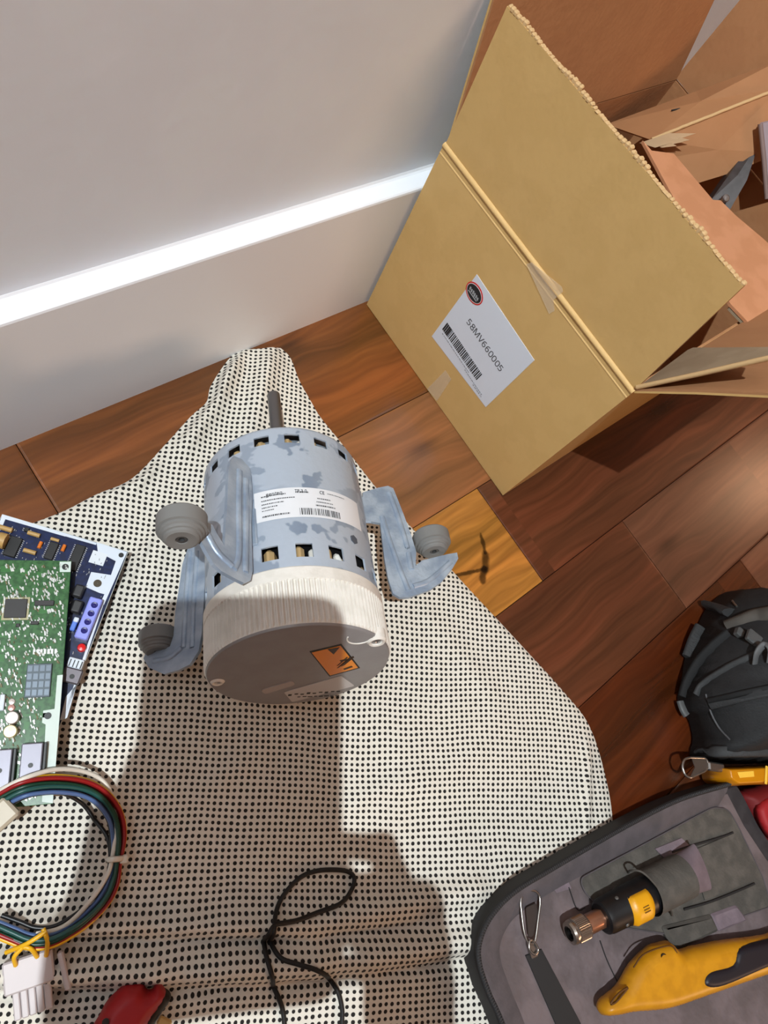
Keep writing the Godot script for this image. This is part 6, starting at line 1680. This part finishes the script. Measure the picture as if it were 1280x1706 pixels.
	part("metal_ring", tube_mesh(smooth_path([Vector3(0.6266, 0.039, 0.2117), Vector3(0.6199, 0.045, 0.2134), Vector3(0.6166, 0.049, 0.2158)], 2), 0.0014, 6), mat("pull_steel", Color(0.62, 0.60, 0.58), 0.25, 0.9), root)

func build_red_tool() -> void:
	var root := thing("red_hand_tool", "red plastic hand tool with a black rubber edge on the cloth, below the white plug", "hand tool", Vector3(-0.0758, 0.003, 0.1412))
	part("red_cover", pillow(smooth_path2(PackedVector2Array([Vector2(-0.0943, 0.1204), Vector2(-0.0858, 0.1161), Vector2(-0.0771, 0.1151), Vector2(-0.0708, 0.1152), Vector2(-0.0616, 0.1221), Vector2(-0.0617, 0.1273), Vector2(-0.0582, 0.1303), Vector2(-0.0544, 0.1287), Vector2(-0.0517, 0.1324), Vector2(-0.0517, 0.1382), Vector2(-0.0554, 0.1413), Vector2(-0.0625, 0.1438), Vector2(-0.0695, 0.1462), Vector2(-0.085, 0.1535), Vector2(-0.103, 0.1578), Vector2(-0.1157, 0.133)]), 3), 0.018, 0.017, 0.010, 5, 0.008), mat("tool_red", Color(0.62, 0.055, 0.085), 0.55), root)
	part("rubber_edge", pillow(smooth_path2(PackedVector2Array([Vector2(-0.0574, 0.1353), Vector2(-0.0508, 0.139), Vector2(-0.0508, 0.1448), Vector2(-0.0557, 0.1474), Vector2(-0.0662, 0.1508), Vector2(-0.0857, 0.1605), Vector2(-0.0999, 0.1639), Vector2(-0.1074, 0.1572), Vector2(-0.0882, 0.1467)]), 3), 0.012, 0.012, 0.005, 4), mat("tool_rubber", Color(0.11, 0.095, 0.08), 0.6), root)
	part("steel_jaw", pillow(smooth_path2(PackedVector2Array([Vector2(-0.0651, 0.1304), Vector2(-0.0568, 0.1346), Vector2(-0.0564, 0.1389), Vector2(-0.0674, 0.143), Vector2(-0.0732, 0.1381)]), 3), 0.013, 0.006, 0.003, 3), mat("chuck_steel", Color(0.66, 0.62, 0.58), 0.25, 0.9), root)
	part("brass_rivet", box_mesh(Vector3(0.006, 0.004, 0.010), 0.001, Transform3D(Basis(Vector3.UP, 0.5), Vector3(-0.0619, 0.022, 0.1535))), mat("rivet_brass", Color(0.80, 0.66, 0.42), 0.4, 0.5), root)
	part("cover_hole", lathe_mesh(PackedVector2Array([Vector2(0.0025, 0), Vector2(0.0025, 0.0006), Vector2(0.0001, 0.0006)]), 12, Transform3D(Basis(), Vector3(-0.0909, 0.035, 0.1239))), mat("tool_rubber", Color(0.11, 0.095, 0.08), 0.6), root)

# ------------------------------------------------------------------ the photographer, kneeling just outside the frame
func build_person() -> void:
	var o := Vector3(0, 0.65, 0)
	var cx := Vector3(0.7645, 0.3181, 0.5606)
	var cy := Vector3(0.4545, 0.3506, -0.8188)
	var cz := Vector3(-0.457, 0.8808, 0.1234)
	# tablet out of view at the camera, outline sized to cast the broad shadow
	var tab := thing("unseen_tablet", "small dark tablet out of view, sized to its shadow, held out in the kneeling person's hands, taking the picture", "tablet", o)
	var fr := Transform3D(Basis(cx, cz, cx.cross(cz)), o + cz * 0.006)
	part("tablet_body", slab_mesh(rounded(PackedVector2Array([Vector2(-0.122, -0.0138), Vector2(0.0108, -0.0138), Vector2(0.0108, 0.238), Vector2(-0.122, 0.238)]), 0.020, 6), 0.008, fr, 0.001), mat("tablet_dark", Color(0.06, 0.06, 0.07), 0.35), tab)
	part("tablet_screen", slab_mesh(rounded(PackedVector2Array([Vector2(-0.117, -0.008), Vector2(0.006, -0.008), Vector2(0.006, 0.232), Vector2(-0.117, 0.232)]), 0.016, 6), 0.0006, Transform3D(fr.basis, fr.origin + cz * 0.008), 0.0), mat("screen_glass", Color(0.05, 0.06, 0.08), 0.1), tab)
	var at := func(a: float, b: float, c: float) -> Vector3:
		return o + cx * a + cy * b + cz * c
	var person := thing("person", "person in a dark shirt and trousers kneeling on the floor, holding out a small tablet", "person", Vector3(-0.42, 0, 0.58))
	var skin_m := mat("skin", Color(0.72, 0.52, 0.42), 0.55)
	var st := start()
	# hands: palm, thumb and four unequal fingers each, closed round the tablet's sides
	for s: int in [-1, 1]:
		var e := -0.108 if s < 0 else 0.0115
		var up := 0.028 if s < 0 else -0.036
		var wd := 0.45 if s < 0 else 1.0
		var cz0 := 0.014 if s < 0 else 0.0
		var caps := []
		var pw: Vector3 = at.call(e + s * wd * 0.042, -0.205 + up, 0.020 + cz0)
		var pk: Vector3 = at.call(e + s * wd * 0.030, -0.150 + up, 0.016 + cz0)
		caps.append([at.call(e + s * wd * 0.050, -0.262 + minf(up, 0.0) * 0.9 + maxf(up, 0.0) * 0.4, 0.026 + cz0), pw, 0.028, 0.029])
		caps.append([pw, pk, 0.026, 0.022])
		caps.append([at.call(e + s * wd * 0.052, -0.205 + up, 0.014), at.call(e + s * wd * 0.052, -0.155 + up, 0.006), 0.022, 0.016])
		for f in 4:
			var b0 := -0.122 + up - 0.024 * f
			var k0: Vector3 = at.call(e + s * wd * 0.034, b0 - 0.012, 0.012)
			var k1: Vector3 = at.call(e + s * wd * (0.026 + 0.003 * (f % 2)), b0, -0.010)
			var k2: Vector3 = at.call(e + s * wd * 0.004 - s * 0.010, b0 + 0.004, -0.010)
			var k3: Vector3 = at.call(e - s * [0.022, 0.030, 0.027, 0.016][f], b0 + 0.006, -0.008)
			caps.append([k0, k1, 0.0105, 0.0095])
			caps.append([k1, k2, 0.0092, 0.0085])
			caps.append([k2, k3, 0.0085, 0.0070])
		var t0: Vector3 = at.call(e + s * wd * 0.028, -0.185 + up, 0.026)
		var t1: Vector3 = at.call(e + s * wd * 0.010, -0.140 + up, 0.030)
		caps.append([t0, t1, 0.014, 0.0105])
		caps.append([t1, at.call(e - s * 0.014, -0.112 + up, 0.024), 0.0102, 0.0082])
		skin(st, caps, 0.0045, 0.006)
	# face, neck and ears
	var head := Vector3(-0.52, 1.02, 0.50)
	var fwd := Vector3(0.62, -0.55, -0.52).normalized()
	var rt := fwd.cross(Vector3.UP).normalized()
	var hup := rt.cross(fwd).normalized()
	var hp := func(x: float, y: float, z: float) -> Vector3:
		return head + rt * x + hup * y + fwd * z
	skin(st, [[hp.call(0, 0.03, -0.015), hp.call(0, -0.01, 0.005), 0.084, 0.076], [hp.call(0, -0.05, 0.025), hp.call(0, -0.085, 0.055), 0.058, 0.034], [hp.call(0, 0.005, 0.082), hp.call(0, -0.03, 0.100), 0.009, 0.014],
		[hp.call(-0.018, -0.062, 0.084), hp.call(0.018, -0.062, 0.084), 0.009, 0.009], [hp.call(-0.034, 0.028, 0.072), hp.call(0.034, 0.028, 0.072), 0.012, 0.012], [hp.call(-0.082, 0.015, -0.01), hp.call(-0.086, -0.02, -0.005), 0.012, 0.008], [hp.call(0.082, 0.015, -0.01), hp.call(0.086, -0.02, -0.005), 0.012, 0.008],
		[hp.call(0, -0.06, -0.03), head + Vector3(-0.07, -0.17, 0.06), 0.052, 0.060]], 0.006, 0.018)
	var body := part("body", st.commit(), skin_m, person)
	st = start()
	for s: int in [-1, 1]:
		ico_blob(st, hp.call(s * 0.032, 0.008, 0.076), Vector3.ONE * 0.011)
	part("eyes", st.commit(), mat("eye", Color(0.16, 0.12, 0.10), 0.2), person)
	st = start()
	skin(st, [[hp.call(0, 0.055, -0.03), hp.call(0, 0.01, -0.05), 0.088, 0.080], [hp.call(-0.05, 0.06, 0.03), hp.call(0.05, 0.06, 0.03), 0.045, 0.045]], 0.009, 0.02)
	part("hair", st.commit(), mat("hair", Color(0.10, 0.07, 0.05), 0.7), person)
	# shirt: torso, shoulders and sleeves to the wrists
	var ls := Vector3(-0.70, 0.80, 0.42)
	var rsd := Vector3(-0.40, 0.82, 0.73)
	var lw: Vector3 = at.call(-0.124, -0.252, 0.040)
	var rw: Vector3 = at.call(0.061, -0.295, 0.026)
	var le := Vector3(-0.41, 0.52, 0.31)
	var re := Vector3(-0.16, 0.57, 0.55)
	st = start()
	skin(st, [[ls, rsd, 0.075, 0.075], [Vector3(-0.56, 0.78, 0.60), Vector3(-0.62, 0.42, 0.70), 0.125, 0.135], [Vector3(-0.62, 0.42, 0.70), Vector3(-0.62, 0.30, 0.72), 0.135, 0.140],
		[ls, le, 0.062, 0.048], [le, lw, 0.046, 0.036], [rsd, re, 0.062, 0.048], [re, rw, 0.046, 0.036]], 0.014, 0.04)
	part("shirt", st.commit(), mat("shirt_dark", Color(0.16, 0.17, 0.21), 0.85), person)
	# trousers: hips, thighs down to the knees on the floor, shins folded back
	st = start()
	var legs := [[Vector3(-0.56, 0.27, 0.62), Vector3(-0.66, 0.27, 0.78), 0.135, 0.135]]
	for s: int in [-1, 1]:
		var hip: Vector3 = Vector3(-0.60, 0.26, 0.70) + Vector3(-0.08, 0, -0.08) * (-s)
		var knee: Vector3 = Vector3(-0.36, 0.075, 0.50) + Vector3(-0.11, 0, -0.11) * (-s)
		var ank: Vector3 = Vector3(-0.74, 0.06, 0.88) + Vector3(-0.10, 0, -0.10) * (-s)
		legs.append([hip, knee, 0.088, 0.066])
		legs.append([knee, ank, 0.062, 0.045])
	skin(st, legs, 0.014, 0.04)
	part("trousers", st.commit(), mat("trousers_dark", Color(0.11, 0.115, 0.14), 0.85), person)
	st = start()
	for s: int in [-1, 1]:
		var ank: Vector3 = Vector3(-0.74, 0.05, 0.88) + Vector3(-0.10, 0, -0.10) * (-s)
		skin(st, [[ank, ank + Vector3(-0.10, -0.012, 0.10), 0.046, 0.038], [ank + Vector3(-0.10, -0.012, 0.10), ank + Vector3(-0.14, 0.0, 0.14), 0.038, 0.045]], 0.010, 0.02)
	part("shoes", st.commit(), mat("shoe_black", Color(0.06, 0.06, 0.06), 0.6), person)
